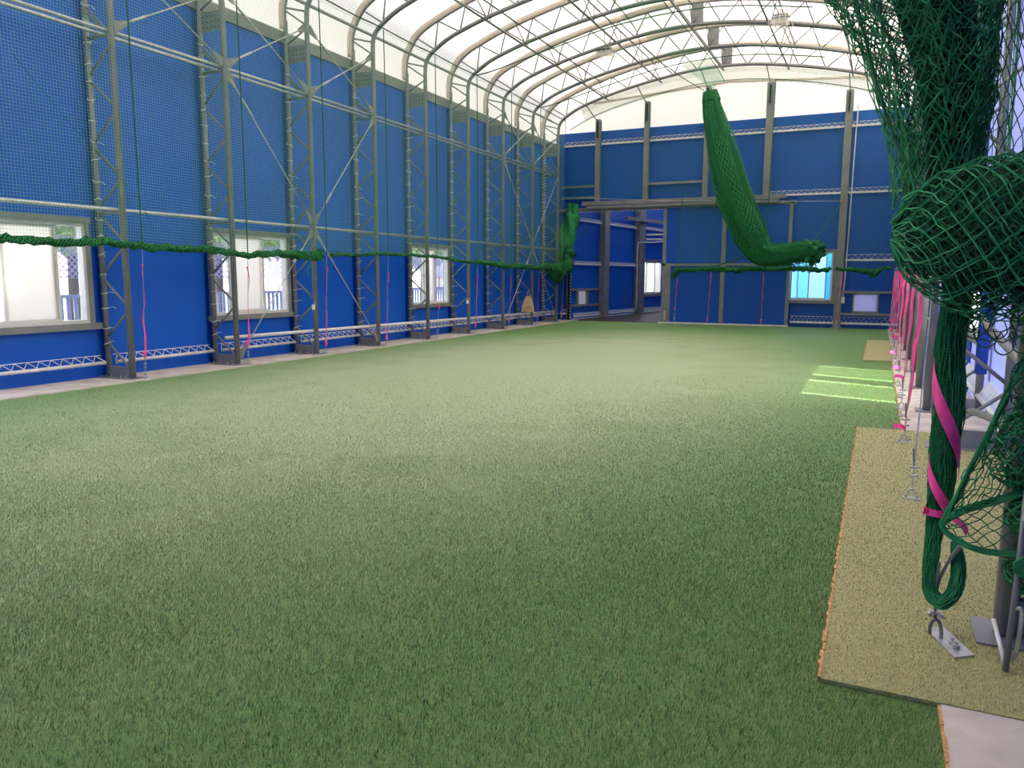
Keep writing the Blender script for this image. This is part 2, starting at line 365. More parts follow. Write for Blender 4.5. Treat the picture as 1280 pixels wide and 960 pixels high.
# ------------------------------------------------------------------ portal frames
def build_frame():
    r = thing('truss_frame', 'x', 'truss frame', (XC, 0, 0))
    inn = [V(XL,0,.02)] + arc_in + [V(XR,0,.02)]
    MB().tube(inn, .056, 10).build('inner_chord', M_steel, r, True)
    for s in (-1, 1):
        X = OL if s < 0 else OR
        MB().tube([V(X,0,.02), V(X,0,7.5)], .048, 8).build('outer_post', M_steel, r, True)
    a = [p for p in arc_out]
    MB().tube(a, .034, 8).build('outer_chord', M_steel, r, True)
    up = [V(XC, 0, 2)]
    sl = []
    for p in a:
        d = (p - V(XC, 0, 3.0)); d.normalize(); sl.append(p + d*.085)
    MB().tube(sl, .085, 8).build('membrane_sleeve', M_roof, r, True, 'white membrane pocket over the outer tube')
    def br(p, q, rad=.022, nm='web_brace'): MB().tube([p, q], rad, 6).build(nm, M_steel, r, True)
    for s in (-1, 1):
        xi = XL if s < 0 else XR; xo = OL if s < 0 else OR
        zo = [.67 + 1.12*i for i in range(6)]
        zi = [.11 + 1.12*i for i in range(6)]
        for i in range(6):
            br(V(xi,0,zi[i]+.03), V(xo,0,zo[i]-.03)); 
            if i < 5: br(V(xo,0,zo[i]+.03), V(xi,0,zi[i+1]-.03))
        br(V(xo,0,6.33), V(xi,0,5.78))
        br(V(xo,0,6.97), V(xi,0,7.27)); br(V(xi,0,7.32), V(xo,0,7.72)); br(V(xo,0,7.78), V(xi,0,7.62))
        # perforated knee plate
        m = MB(); th = .006
        m.box((xi-.04*(-s) if 0 else xi, -th, 6.56), (xo, th, 6.93))
        h = m; h.cur = 1
        for ix in range(5):
            for iz in range(3):
                cx = xo + (xi-xo)*(.16+.17*ix); cz = 6.64+.1*iz
                for sy in (-1, 1): h.tube([V(cx, sy*th, cz), V(cx, sy*(th+.002), cz)], .016, 6)
        h.build('knee_plate', [M_steel, M_black], r)
        MB().box((xi, -.03, .015), (xo, .03, .2)).build('base_beam', M_steel, r)
        b = MB().box((xi+.14*s*-1, -.17, 0), (xo+.1*s, .17, .014)); b.cur = 1
        for fx in (.08, .3, .7, .92):
            for sy in (-.1, .1):
                cx = xi + (xo-xi)*fx; b.tube([V(cx, sy, .01), V(cx, sy, .06)], .010, 6)
        b.build('base_plate', [M_steel, M_galv], r)
        for z in (2.88, 5.80): MB().tube([V(xi-.0*s,0,z), V(xo,0,z)], .03, 8).build('cross_strut', M_steel, r, True)
        # gusset under the eave beam
        MB().box((xo-.03, -.006, 6.98), (xo+.03, .006, 7.2)).build('eave_gusset', M_steel, r)
    # roof web
    L = len(arc_in); n = 15
    pi = [along(arc_in, .055 + .89*i/(n-1)*1.0) for i in range(n)]
    po = [along(arc_out, .095 + .81*(i+.5)/(n-1)) for i in range(n-1)]
    for i in range(n-1):
        br(pi[i], po[i], .02, 'roof_brace'); br(po[i], pi[i+1], .02, 'roof_brace')
    br(pi[0], along(arc_out, .075), .02, 'roof_brace'); br(pi[-1], along(arc_out, .925), .02, 'roof_brace')
    h = MB().box((XC-.02, -.008, 9.29), (XC+.34, .008, 9.92)); h.cur = 1
    for ix in range(2):
        for iz in range(5):
            if (ix+iz) % 3 == 2: continue
            for sy in (-1, 1): h.tube([V(XC+.1+.11*ix, sy*.008, 9.38+.11*iz), V(XC+.1+.11*ix, sy*.011, 9.38+.11*iz)], .016, 6)
    h.build('ridge_plate', [M_steel, M_black], r)
    # cable ties that hold the wall sheet to the outer post (left leg)
    tm = MB()
    ring = [V(.058*math.cos(a), .058*math.sin(a), .006*math.sin(2*a)) for a in np.linspace(0, 2*PI, 11)]
    tm.tube(ring, .006, 4, False)
    tm.tube([V(.058,0,0), V(.12,.02,.012), V(.17,.05,-.02)], .005, 4)
    proto = None
    for i in range(19):
        z = .55 + .325*i + random.uniform(-.05, .05)
        if proto is None:
            proto = tm.build('cable_tie', M_cord_w); proto.parent = r
            ti = proto
        else:
            ti = proto.copy(); link(ti)
        ti.location = (OL - XC, 0, z); ti.rotation_euler = (random.uniform(-.3, .3), random.uniform(-.5, .5), random.uniform(-1.2, .6))
    return r
frame_labels = {
 -2: 'nearest grey truss column standing on the beige mat at the right edge',
  0: 'grey truss frame just right of the nearest left window',
  1: 'grey truss frame at the left edge of the middle left window',
  2: 'grey truss frame with star shaped gussets right of the middle left window',
  3: 'grey truss frame with brace foot, second right of the middle left window',
  4: 'grey truss frame in front of the farthest left window',
  5: 'grey truss frame just past the farthest left window',
  6: 'grey truss frame third from the far wall',
  7: 'grey truss frame with the paper bag hanging beside it',
  8: 'last grey truss frame, beside the far wall door, laced with white cord'}
frame0 = build_frame()
frames = {}
for k in sorted(frame_labels):
    f = frame0 if k == -2 else copy_tree(frame0)
    f.location = (XC, Yk(k), 0); f['label'] = frame_labels[k]; f['group'] = 'truss frames carrying the roof'
    frames[k] = f; LOC[f.name] = Vector((XC, Yk(k), 0))
# white lacing wound down the last frame, blue wrap on one right post, small white tags
m = MB(); pts = [V(OL + .075*math.cos(a), Yk(8) + .075*math.sin(a), .3 + 7.2*a/(2*PI*62)) for a in np.arange(0, 2*PI*62, PI/4)]
m.tube(pts, .008, 4); m.build('lacing_cord', M_cord_w, frames[8], label='white cord wound around the post')
m = MB(); pts = []
for i, a in enumerate(np.arange(0, 2*PI*70, PI/3)):
    q = along(arc_out, .06 + .88*a/(2*PI*70)); pts.append(V(q.x, Yk(8)+.07*math.cos(a), q.z + .07*math.sin(a) + .02))
m.tube(pts, .008, 4); m.build('lacing_cord', M_cord_w, frames[8])
MB().tube([V(OR, Yk(1), .55), V(OR, Yk(1), 2.4)], .075, 12).build('post_wrap', M_bluepad, frames[1], True, 'blue plastic wrap')
for k, z in ((2, 1.13), (5, 1.05)):
    r = thing('tag', 'small white tag tied to the frame %s' % ('right of the middle left window' if k == 2 else 'past the farthest left window'), 'tag', (XL, Yk(k)-.06, z), 'white tags on the truss frames')
    MB().box((XL-.05, Yk(k)-.068, z-.09), (XL+.04, Yk(k)-.064, z+.03)).build('tag_sheet', M_cord_w, r)
    MB().tube([V(XL+.03, Yk(k)-.065, z+.02), V(XL+.05, Yk(k)-.065, z+.1)], .006, 4).build('string', M_cord_w, r)

# ------------------------------------------------------------------ rails along the left wall, purlins, eave pipes
def pipe(name, label, cat, pts, r, mat, group=None, n=10):
    m = MB().tube(pts, r, n); o = m.build(name, mat, None, True); tag(o, label, cat, group); return o
YE = Yk(8) + .1
pipe('rail_pipe', 'grey horizontal pipe along the left wall at window head height', 'pipe', [V(XL-.12, -1, 2.93), V(XL-.12, YE, 2.93)], .034, M_galv, 'long pipes on the left wall frames')
pipe('rail_pipe', 'upper left wall pipe of the high pair, nearer the pitch', 'pipe', [V(XL-.09, -1, 5.87), V(XL-.09, YE, 5.87)], .030, M_galv, 'long pipes on the left wall frames')
pipe('rail_pipe', 'upper left wall pipe of the high pair, nearer the blue sheet', 'pipe', [V(XL-.33, -1, 5.86), V(XL-.33, YE, 5.86)], .030, M_galv, 'long pipes on the left wall frames')
pipe('rail_pipe', 'low white pipe above the zigzag cord, from the middle left window onward', 'pipe', [V(XL-.2, Yk(1)-.1, .55), V(XL-.2, YE, .42)], .038, M_white, 'long pipes on the left wall frames')
for sx, side in ((1, 'left'), (-1, 'right')):
    for dx, w in ((-.07, 'inner'), (-.32, 'outer')):
        X = XL + dx if sx > 0 else XR - dx
        z = 7.80 if w == 'inner' else 7.95
        pipe('eave_pipe', '%s of the two dark pipes under the %s edge of the roof' % (w, side), 'pipe', [V(X, -1, z), V(X, YE, z)], .026, M_steel, 'pipes under the roof edges')
px = [(-9.93, 'first purlin truss from the left under the white roof'), (-7.85, 'second purlin truss from the left under the white roof'),
      (XC, 'ridge purlin truss at the top of the white roof'), (2*XC+7.85, 'purlin truss just right of the roof ridge'), (2*XC+9.93, 'rightmost purlin truss under the white roof')]
def zin(x, arc):
    for a, b in zip(arc, arc[1:]):
        if min(a.x, b.x) <= x <= max(a.x, b.x) and abs(a.x-b.x) > 1e-6: return a.z + (b.z-a.z)*(x-a.x)/(b.x-a.x)
    return 9
for x, lab in px:
    zl = zin(x, arc_in) - .085; zu = zin(x, arc_out) - .06
    r = thing('purlin_truss', lab, 'roof purlin', (x, Yk(0), zl), 'purlins under the roof')
    MB().tube([V(x, Yk(-2), zl), V(x, Yk(8)+.25, zl)], .030, 8).build('lower_pipe', M_steel, r, True)
    xu = x + .22*(1 if x > XC else -1)*(0 if x == XC else 1) + .0
    MB().tube([V(xu, Yk(-2), zu), V(xu, Yk(8)+.2, zu)], .026, 8).build('upper_pipe', M_steel, r, True)
    for k in range(-2, 9):
        MB().tube([V(x, Yk(k)+.12, zl), V(xu, Yk(k)-.35, zu)], .018, 6).build('strut', M_steel, r, True)
        if k < 8: MB().tube([V(x, Yk(k)+.16, zl), V(xu, Yk(k)+.75, zu)], .018, 6).build('strut', M_steel, r, True)

# diagonal brace rods on the left wall
def brace(p, q, label):
    p = Vector(p); q = Vector(q); d = (q-p).normalized()
    r = thing('brace_rod', label, 'brace', tuple(p), 'diagonal braces on the left wall')
    MB().tube([p + d*.2, q - d*.2], .014, 6).build('rod', M_galv, r, True)
    c = p.lerp(q, .22); MB().tube([c - d*.22, c - d*.15, c + d*.15, c + d*.22], [.016, .026, .026, .016], 8).build('turnbuckle', M_galv, r, True)
    for e, s in ((p, 1), (q, -1)):
        b = e + d*s*.05; c2 = e + d*s*.36; up = d.cross(V(1, 0, 0)).normalized()
        pts = [b + up*.10, c2 + up*.035, c2 - up*.035, b - up*.10]
        m = MB(); vs = [Vector(t) + V(dx, 0, 0) for dx in (-.006, .006) for t in pts]
        m.add(vs, [(0,1,2,3),(7,6,5,4),(0,4,5,1),(1,5,6,2),(2,6,7,3),(3,7,4,0)]); m.build('gusset', M_steel, r)
bx = XL + .02
def nm(k): return {0:'first left frame',1:'second left frame',2:'third left frame',3:'fourth left frame',6:'third last frame',7:'second last frame',8:'last left frame'}[k]
for a, za, b, zb in ((0,5.9,1,7.25),(0,7.25,1,5.9),(1,5.9,2,7.3),(1,7.3,2,5.9),(2,5.9,3,7.3),(2,7.3,3,5.9),(1,5.8,2,3.0),(2,3.0,3,5.8),(2,2.88,1,.12),(2,2.88,3,.12),
                     (6,5.9,7,7.3),(6,7.3,7,5.9),(7,5.9,8,7.3),(7,7.3,8,5.9),(6,5.8,7,3.0),(7,3.0,8,5.8),(7,2.88,6,.12),(7,2.88,8,.12)):
    hz = lambda z: 'base' if z < 1 else 'mid rail' if z < 4 else 'upper rail' if z < 6 else 'eave'
    brace((bx, Yk(a), za), (bx, Yk(b), zb), 'thin brace from %s of %s to %s of %s' % (hz(za), nm(a), hz(zb), nm(b)))
# thick braces between right hand columns
for za, zb, lab in ((1.42, 1.02, 'upper of two grey brace pipes behind the rolled net at right'), (.42, .95, 'lower grey brace pipe behind the rolled net at right')):
    pipe('brace_pipe', lab, 'brace', [V(.95, 9.42, za), V(1.0, 4.55, zb)], .035, M_steel, 'brace pipes at the right')

# ------------------------------------------------------------------ walls
left_bays = [(Yk(k), Yk(k+1)) for k in range(-6, 8)] + [(Yk(8), YF)]
wins_left = {1: (7.15, 9.2), 2: (12.05, 14.3), 3: (19.62, 21.8)}
wins_right = {4: (12.2, 14.25), 5: (14.8, 16.85)}
WZ0, WZ1 = .98, 2.70
def side_wall(name, X, sgn, wins, z_top, z_bot=-.03, only=None):
    """sheet panels bay by bay with folded edges, holes at the windows; sgn = direction outwards"""
    m = MB()
    for a, b in left_bays:
        if only and not only(a): continue
        a2, b2 = a + .10, b - .10
        if a < YB: 
            if b < YB: continue
            a2 = max(a2, YB)
        hole = [w for w in wins.values() if w[0] >= a-.05 and w[1] <= b+.05]
        th = .006
        zb = z_bot if not hasattr(z_bot, '__call__') else z_bot(a)
        if not hole: m.box((X, a2, zb), (X+sgn*th, b2, z_top))
        else:
            w = hole[0]; y0, y1 = w[0]-.02, w[1]+.02
            m.box((X, min(a2, y0), zb), (X+sgn*th, b2, WZ0)); m.box((X, min(a2, y0), WZ1), (X+sgn*th, b2, z_top))
            if y0 > a2: m.box((X, a2, WZ0), (X+sgn*th, y0, WZ1))
            if y1 < b2: m.box((X, y1, WZ0), (X+sgn*th, b2, WZ1))
        for y in (a2, b2): m.box((X+sgn*th, y-.004, zb), (X+sgn*.16, y+.004, z_top))        # returns
        m.box((X+sgn*.155, b2, zb), (X+sgn*.165, b2+.2, z_top))                             # backing strip
    return m
o = side_wall('wall_left', WL, -1, wins_left, 7.18, lambda a: 5. if -6.6 < a < 5 else -.03).build('wall_left', M_blue); o['kind'] = 'structure'
o = side_wall('wall_right', WR, 1, wins_right, 7.18, -.03, lambda a: a > 12 or a < 2).build('wall_right', M_blue); o['kind'] = 'structure'
o = side_wall('wall_right', WR, 1, wins_right, 7.18, -.03, lambda a: 2 <= a <= 12).build('wall_right', M_lav); o['kind'] = 'structure'
# eave beams
for X, s, n in ((-12.53, -1, 'trim_4'), (1.34, 1, 'trim_5')):
    o = MB().box((X, YB, 7.02), (X+s*.1, YF, 7.28)).build(n, M_steel); o['kind'] = 'structure'
# white sheet above the eave: roof membrane following the outer chord, all the way along
roof = MB()
prof = [V(OL-.14, 0, 7.26), V(OL-.14, 0, 7.6)] + [p + (p - V(XC, 0, 3.0)).normalized()*.16 for p in arc_out if p.z > 7.7] + [V(OR+.14, 0, 7.6), V(OR+.14, 0, 7.26)]
yy = [YB] + [Yk(k) for k in range(-5, 9)] + [YF+.05]
npf = len(prof)
vs = [(p.x, y, p.z) for y in yy for p in prof]
roof.add(vs, [(i*npf+j, i*npf+j+1, (i+1)*npf+j+1, (i+1)*npf+j) for i in range(len(yy)-1) for j in range(npf-1)])
o = roof.build('ceiling', M_roof, None, True); o['kind'] = 'structure'

# far wall: blue sheets, door opening, window and vent holes
fw = MB()
def fbox(x0, x1, z0, z1, y=YF, th=.006): fw.box((x0, y, z0), (x1, y+th, z1))
DX0, DX1, DZ = -11.98, -7.7, 4.52
FWX0, FWX1, FWZ0, FWZ1 = -3.10, -1.60, .99, 2.76
VX0, VX1, VZ0, VZ1 = -.84, -.05, .57, 1.26
fbox(-12.75, DX0, -.11, 7.7); fbox(DX0, DX1, DZ, 7.7); fbox(DX1, FWX0, -.11, 7.7)
fbox(FWX0, FWX1, -.11, FWZ0); fbox(FWX0, FWX1, FWZ1, 7.7); fbox(FWX1, VX0, -.11, 7.7)
fbox(VX0, VX1, -.11, VZ0); fbox(VX0, VX1, VZ1, 7.7); fbox(VX1, 1.56, -.11, 7.7)
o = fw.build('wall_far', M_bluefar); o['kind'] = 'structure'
g = MB(); pp = [(p.x, p.z) for p in prof if p.z > 7.2]
top = [(x, z-.01) for x, z in pp]
n = len(top); vs = [(x, YF+.02, 7.7) for x, z in top] + [(x, YF+.02, max(z, 7.7)) for x, z in top]
g.add(vs, [(i, i+1, n+i+1, n+i) for i in range(n-1)])
o = g.build('wall_gable', M_roof); o['kind'] = 'structure'
# wall behind the camera
bw = MB().box((-12.75, YB-.02, 0), (1.56, YB, 7.7))
o = bw.build('wall_near', M_blue); o['kind'] = 'structure'
g = MB(); vs = [(x, YB-.02, 7.7) for x, z in top] + [(x, YB-.02, max(z, 7.7)) for x, z in top]
g.add(vs, [(i, i+1, n+i+1, n+i) for i in range(n-1)]); o = g.build('wall_gable_near', M_roof); o['kind'] = 'structure'
# far wall posts
ptop = lambda x: zin(x, arc_in) - .28
for x, z0, w, lab in ((-10.73, 4.86, .2, 'grey post above the left end of the open doorway'), (-8.71, 4.86, .2, 'grey post above the right end of the open doorway'),
                   (-6.35, 4.86, .2, 'grey post behind the hanging green net roll'), (-4.07, 4.86, .26, 'grey post above the right end of the sliding door'),
                   (-1.37, 0, .24, 'grey floor to roof post right of the far window'), (-11.95, 0, .1, 'slim grey post at the left jamb of the open doorway')):
    zt = ptop(x) if x > -11.5 else 4.5
    r = thing('wall_post', lab, 'post', (x, YF-.1, z0), 'posts of the far wall')
    m = MB(); m.box((x-w/2, YF-.2, z0), (x+w/2, YF-.188, zt)); m.box((x-w/2, YF-.022, z0), (x+w/2, YF-.01, zt)); m.box((x-.006, YF-.188, z0), (x+.006, YF-.022, zt))
    m.build('post_shaft', M_steel, r)
    if z0 == 0: MB().box((x-.18, YF-.3, 0), (x+.18, YF-.01, .02)).build('base_plate', M_steel, r)
    if x > -11.5:
        MB().tube([V(x, YF-.21, zt-.08), V(x, YF-.6, zt-.02), V(x, Yk(8), zt+.26)], .022, 6).build('top_link', M_steel, r)
        MB().box((x-.03, YF-.3, zt-.75), (x+.03, YF-.2, zt-.1)).build('sleeve_bracket', M_black, r)
pipe('gable_pipe', 'white pipe across the white gable sheet', 'pipe', [V(-11.0, YF-.06, 8.8), V(XC, YF-.06, 9.12), V(.2, YF-.06, 8.75)], .05, M_roof)
# door header: channel and two box tracks
MB().box((-12.4, YF-.2, 4.50), (-3.0, YF-.02, 4.64)).build('door_header', M_steel)
tag(bpy.data.objects['door_header'], 'flat grey header over the open doorway and sliding door', 'beam')
tag(MB().box((-11.3, 30.70, 4.72), (-3.35, 30.86, 4.88)).build('door_track', M_steel), 'upper grey box track over the sliding door', 'track', 'door tracks')
tag(MB().box((-11.05, 30.55, 4.58), (-3.55, 30.69, 4.68)).build('door_track', M_steel), 'lower thin grey track over the sliding door', 'track', 'door tracks')
# short grey rails left and right above the header
for x0, x1, z, lab in ((-12.3, -10.8, 5.47, 'upper short grey rail left of the first far post'), (-12.3, -10.8, 5.02, 'lower short grey rail left of the first far post'), (-8.6, -6.4, 5.45, 'short grey rail between the second far post and the net roll')):
    tag(MB().box((x0, YF-.18, z), (x1, YF-.1, z+.09)).build('wall_rail', M_steel), lab, 'rail', 'short rails of the far wall')

# lacing rails: white rail with zigzag cord up to the sheet edge
def lacing(p, q, h, label, group, step=.19, out=(0, 0, 0), r=.028, square=False, matr=None):
    p = Vector(p); q = Vector(q); L = (q-p).length; d = (q-p)/L; off = Vector(out)
    t = thing('lacing_rail', label, 'lacing rail', tuple(p), group)
    m = MB()
    if square: m.bar(p, q, .05, .07)
    else: m.tube([p, q], r, 8)
    m.build('rail', matr or M_white, t, not square)
    n = max(2, int(L/step)); z = MB(); pts = []
    for i in range(n+1):
        pts.append(p + d*(L*i/n) + off*.3 + V(0, 0, r)); 
        if i < n: pts.append(p + d*(L*(i+.5)/n) + off + V(0, 0, h))
    z.tube(pts, .0085, 4); 
    for i in range(n+1): 
        c = p + d*(L*i/n); z.tube([c + V(0, 0, r+.012) + off*.3, c + off*.2 - V(0, 0, r+.012)], .008, 4)
    z.build('lacing_cord', M_cord_w, t)
    b = MB(); b.tube([p + V(0, 0, h) + off, q + V(0, 0, h) + off], .006, 6); b.build('hem_bar', M_cord_w, t)
    return t
for i, (a, b) in enumerate(left_bays):
    if b < 4.5: continue
    labs = {4.466: 'out of frame', 6.966: 'white lacing rail under the nearest left window', 9.466: 'white lacing rail in the bay right of the nearest left window', 11.966: 'white lacing rail under the middle left window',
            14.466: 'white lacing rail in the first bay right of the middle left window', 16.966: 'white lacing rail in the bay left of the farthest left window', 19.466: 'white lacing rail under the farthest left window',
            21.966: 'white lacing rail in the first bay past the farthest left window', 24.466: 'white lacing rail in the third last bay of the left wall', 26.966: 'white lacing rail in the second last bay of the left wall', 29.466: 'white lacing rail in the corner bay left of the open doorway'}
    lab = labs[round(a, 3)]
    if lab == 'out of frame': lab = 'white lacing rail before the nearest left window'
    lacing((-12.40, a+.12, .27), (-12.40, b-.12, .27), .125, lab, 'lacing rails along the foot of the left wall', .2, (-.12, 0, 0), .030)
for k in range(0, 7):
    lb = {0: 'in the bay past the rolled net', 1: 'under the first right window', 2: 'under the second right window', 3: 'one bay past the right windows', 4: 'two bays past the right windows', 5: 'level with the small far mat', 6: 'just past the small far mat'}[k]
    lacing((1.26, Yk(k)+.12, .27), (1.26, Yk(k+1)-.12, .27), .2, 'white lacing rail low on the right wall ' + lb, 'lacing rails along the foot of the right wall', .14, (.1, 0, 0), .03)
fy = YF - .12
posts = [-12.35, -10.73, -8.71, -6.35, -4.07, -1.37, 1.2]
nmz = ['left corner bay', 'bay above the open doorway', 'bay left of the net roll', 'bay right of the net roll', 'bay above the far window', 'right end bay']
for i in range(6):
    lacing((posts[i]+.14, fy, 7.17), (posts[i+1]-.14, fy, 7.17), .16, 'white lacing rail near the top of the far wall, ' + nmz[i], 'lacing rails on the far wall', .2, (0, .1, 0), .04, True)
lacing((-3.95, fy, 4.86), (-1.5, fy, 4.86), .16, 'white lacing rail right of the door tracks', 'lacing rails on the far wall', .2, (0, .1, 0), .04, True)
lacing((-1.25, fy, 4.86), (1.15, fy, 4.86), .16, 'white mid height lacing rail at the right end of the far wall', 'lacing rails on the far wall', .2, (0, .1, 0), .04, True)
lacing((-1.2, fy, 2.46), (1.15, fy, 2.46), .2, 'white lacing rail level with the far window head, right of the post', 'lacing rails on the far wall', .2, (0, .1, 0), .04, True)
lacing((-3.0, fy, .17), (-1.5, fy, .17), .22, 'white lacing rail under the far window', 'lacing rails on the far wall', .14, (0, .1, 0), .045, True)
lacing((-1.22, fy, .17), (1.15, fy, .17), .22, 'white lacing rail under the small vent at far right', 'lacing rails on the far wall', .16, (0, .1, 0), .045, True)
lacing((-12.3, fy, .27), (-12.02, fy, .27), .17, 'short white lacing rail left of the open doorway', 'lacing rails on the far wall', .1, (0, .1, 0), .04, True)

# ------------------------------------------------------------------ windows
def window_side(n, X, sgn, y0, y1, z0, z1, parts, pane, clear_y):
    """window in a side wall; parts = sash extents as fractions"""
    w = tag(empty('window_%d' % n, (X, (y0+y1)/2, z0)), kind='structure')
    def ring(m, a, b, c, d, t, x0, x1):
        m.box((x0, a, c), (x1, a+t, d)); m.box((x0, b-t, c), (x1, b, d)); m.box((x0, a+t, c), (x1, b-t, c+t)); m.box((x0, a+t, d-t), (x1, b-t, d))
    m = MB(); ring(m, y0, y1, z0, z1, .06, X-sgn*.06, X+sgn*.08); m.build('frame', M_frame_w, w)
    m = MB(); s = X - sgn*.10
    m.box((s, y0-.08, z1), (X, y1+.1, z1+.1)); m.box((s, y0-.14, z0-.11), (X, y1+.2, z0)); m.box((s, y1, z0), (X, y1+.07, z1)); m.box((s, y0-.07, z0), (X, y0, z1))
    m.build('surround', M_steel, w, label='grey steel surround')
    W = y1-y0
    for i, (a, b) in enumerate(parts):
        xo = X + sgn*(.0 + .035*i); m = MB(); ring(m, y0+W*a, y0+W*b, z0+.05, z1-.05, .045, xo-.012, xo+.018)
        sa = m.build('sash', M_frame_w, w)
        MB().box((xo, y0+W*a+.04, z0+.09), (xo+.004, y0+W*b-.04, z1-.09)).build('pane', pane, sa)
        MB().box((xo-sgn*.03, y0+W*a+.012, (z0+z1)/2-.05), (xo, y0+W*a+.032, (z0+z1)/2+.05)).build('latch', M_galv, sa)
    if clear_y:
        MB().box((X+sgn*.072, y0+.05, z0+.05), (X+sgn*.075, y1-.05, z1-.05)).build('screen', M_clear, w)
    return w
window_side(1, WL, -1, 7.15, 9.2, WZ0, WZ1, ((.10, .76), (.30, .74)), M_frost, True)
window_side(2, WL, -1, 12.05, 14.3, WZ0, WZ1, ((.23, .68), (.22, .65)), M_frost, True)
window_side(3, WL, -1, 19.62, 21.8, WZ0, WZ1, ((.36, .66), (.33, .63)), M_frost, True)
window_side(4, WR, 1, 12.2, 14.25, WZ0, WZ1, ((.13, .86),), M_semi, False)
window_side(5, WR, 1, 14.8, 16.85, WZ0, WZ1, ((.13, .86),), M_semi, False)
# window in the far wall
w = tag(empty('window_6', ((FWX0+FWX1)/2, YF, FWZ0)), kind='structure')
def ringx(m, a, b, c, d, t, y0, y1):
    m.box((a, y0, c), (a+t, y1, d)); m.box((b-t, y0, c), (b, y1, d)); m.box((a+t, y0, c), (b-t, y1, c+t)); m.box((a+t, y0, d-t), (b-t, y1, d))
m = MB(); ringx(m, FWX0, FWX1, FWZ0, FWZ1, .06, YF-.06, YF+.08); m.build('frame', M_frame_w, w)
m = MB(); m.box((FWX0-.05, YF-.14, FWZ0-.12), (FWX1+.2, YF, FWZ0)); m.box((FWX0-.02, YF-.14, FWZ1), (FWX1+.2, YF, FWZ1+.1)); m.box((FWX1, YF-.14, FWZ0), (FWX1+.1, YF, FWZ1))
m.build('surround', M_steel, w, label='grey steel surround')
for a, b, y in ((.0, .46, .0), (.16, .88, .035)):
    x0 = FWX0+.05+(FWX1-FWX0-.1)*a; x1 = FWX0+.05+(FWX1-FWX0-.1)*b
    m = MB(); ringx(m, x0, x1, FWZ0+.05, FWZ1-.05, .03, YF+y-.01, YF+y+.018); sa = m.build('sash', M_steel, w)
    MB().box((x0+.03, YF+y, FWZ0+.08), (x1-.03, YF+y+.004, FWZ1-.08)).build('pane', M_bluepane, sa)
x0 = FWX0+.05+(FWX1-FWX0-.1)*.88
MB().box((x0, YF+.05, FWZ0+.06), (FWX1-.06, YF+.054, FWZ1-.06)).build('side_pane', M_bluepane2, w, label='deeper blue side pane')
# vent window with its two rails
w = tag(empty('window_7', (-.44, YF, VZ0)), kind='structure')
m = MB(); ringx(m, VX0-.05, VX1+.05, VZ0-.02, VZ1+.02, .06, YF-.05, YF+.06); m.box((-1.3, YF-.16, VZ1+.0), (1.25, YF-.08, VZ1+.09)); m.box((-1.3, YF-.16, VZ0-.11), (1.25, YF-.08, VZ0-.02))
m.build('frame', M_steel, w)
MB().box((VX0, YF+.01, VZ0), (VX1, YF+.014, VZ1)).build('pane', mat_pane('vent_glass', (.35,.35,.45,1), .25, (.35,.35,.42,1)), w)

# ------------------------------------------------------------------ sliding door
dy = 30.78
d = tag(empty('door_1', (-5.4, dy, 0)), kind='structure')
dx0, dx1, dz = -7.88, -3.06, 4.62
m = MB()
m.box((dx0, dy-.05, .05), (dx0+.13, dy+.05, dz)); m.box((dx1-.12, dy-.05, .05), (dx1, dy+.05, dz)); m.box((dx0, dy-.05, dz-.1), (dx1, dy+.05, dz))
m.box((dx0, dy-.05, 2.26), (dx1, dy+.05, 2.36)); m.box((-5.60, dy-.06, .05), (-5.44, dy+.05, dz)); m.box((dx0+.13, dy-.04, .05), (dx0+.34, dy+.05, 2.26))
m.build('door_frame', M_steel, d)
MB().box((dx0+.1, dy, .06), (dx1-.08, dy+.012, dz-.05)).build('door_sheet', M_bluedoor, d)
MB().box((dx0-.1, dy-.07, -.01), (dx1+.02, dy+.03, .05)).build('bottom_rail', M_white, d, label='white bottom rail')
m = MB(); m.tube([V(dx0+.2, dy-.06, 1.1), V(dx0+.2, dy-.12, 1.12), V(dx0+.2, dy-.12, 1.42), V(dx0+.2, dy-.06, 1.44)], .02, 8); m.build('door_handle', M_galv, d)
MB().box((dx0+.12, dy-.09, .12), (dx0+.2, dy-.05, .5)).build('floor_lock', M_galv, d)
# black rubber strip laced along the doorway's left jamb
r = thing('door_seal', 'black rubber strip with white lacing at the left jamb of the doorway', 'seal', (-11.9, YF-.22, 0))
MB().box((-11.93, YF-.26, .02), (-11.80, YF-.2, 4.5)).build('seal_strip', M_black, r)
m = MB()
for z in np.arange(.1, 4.4, .13): m.box((-11.815, YF-.27, z), (-11.785, YF-.25, z+.05))
m.build('lacing_cord', M_cord_w, r)
m = MB()
for x in np.arange(-11.8, -7.9, .13): m.box((x, YF-.23, 4.46), (x+.06, YF-.21, 4.49))
tag(m.build('header_stitching', M_cord_w), 'white stitched cord under the door header', 'cord')

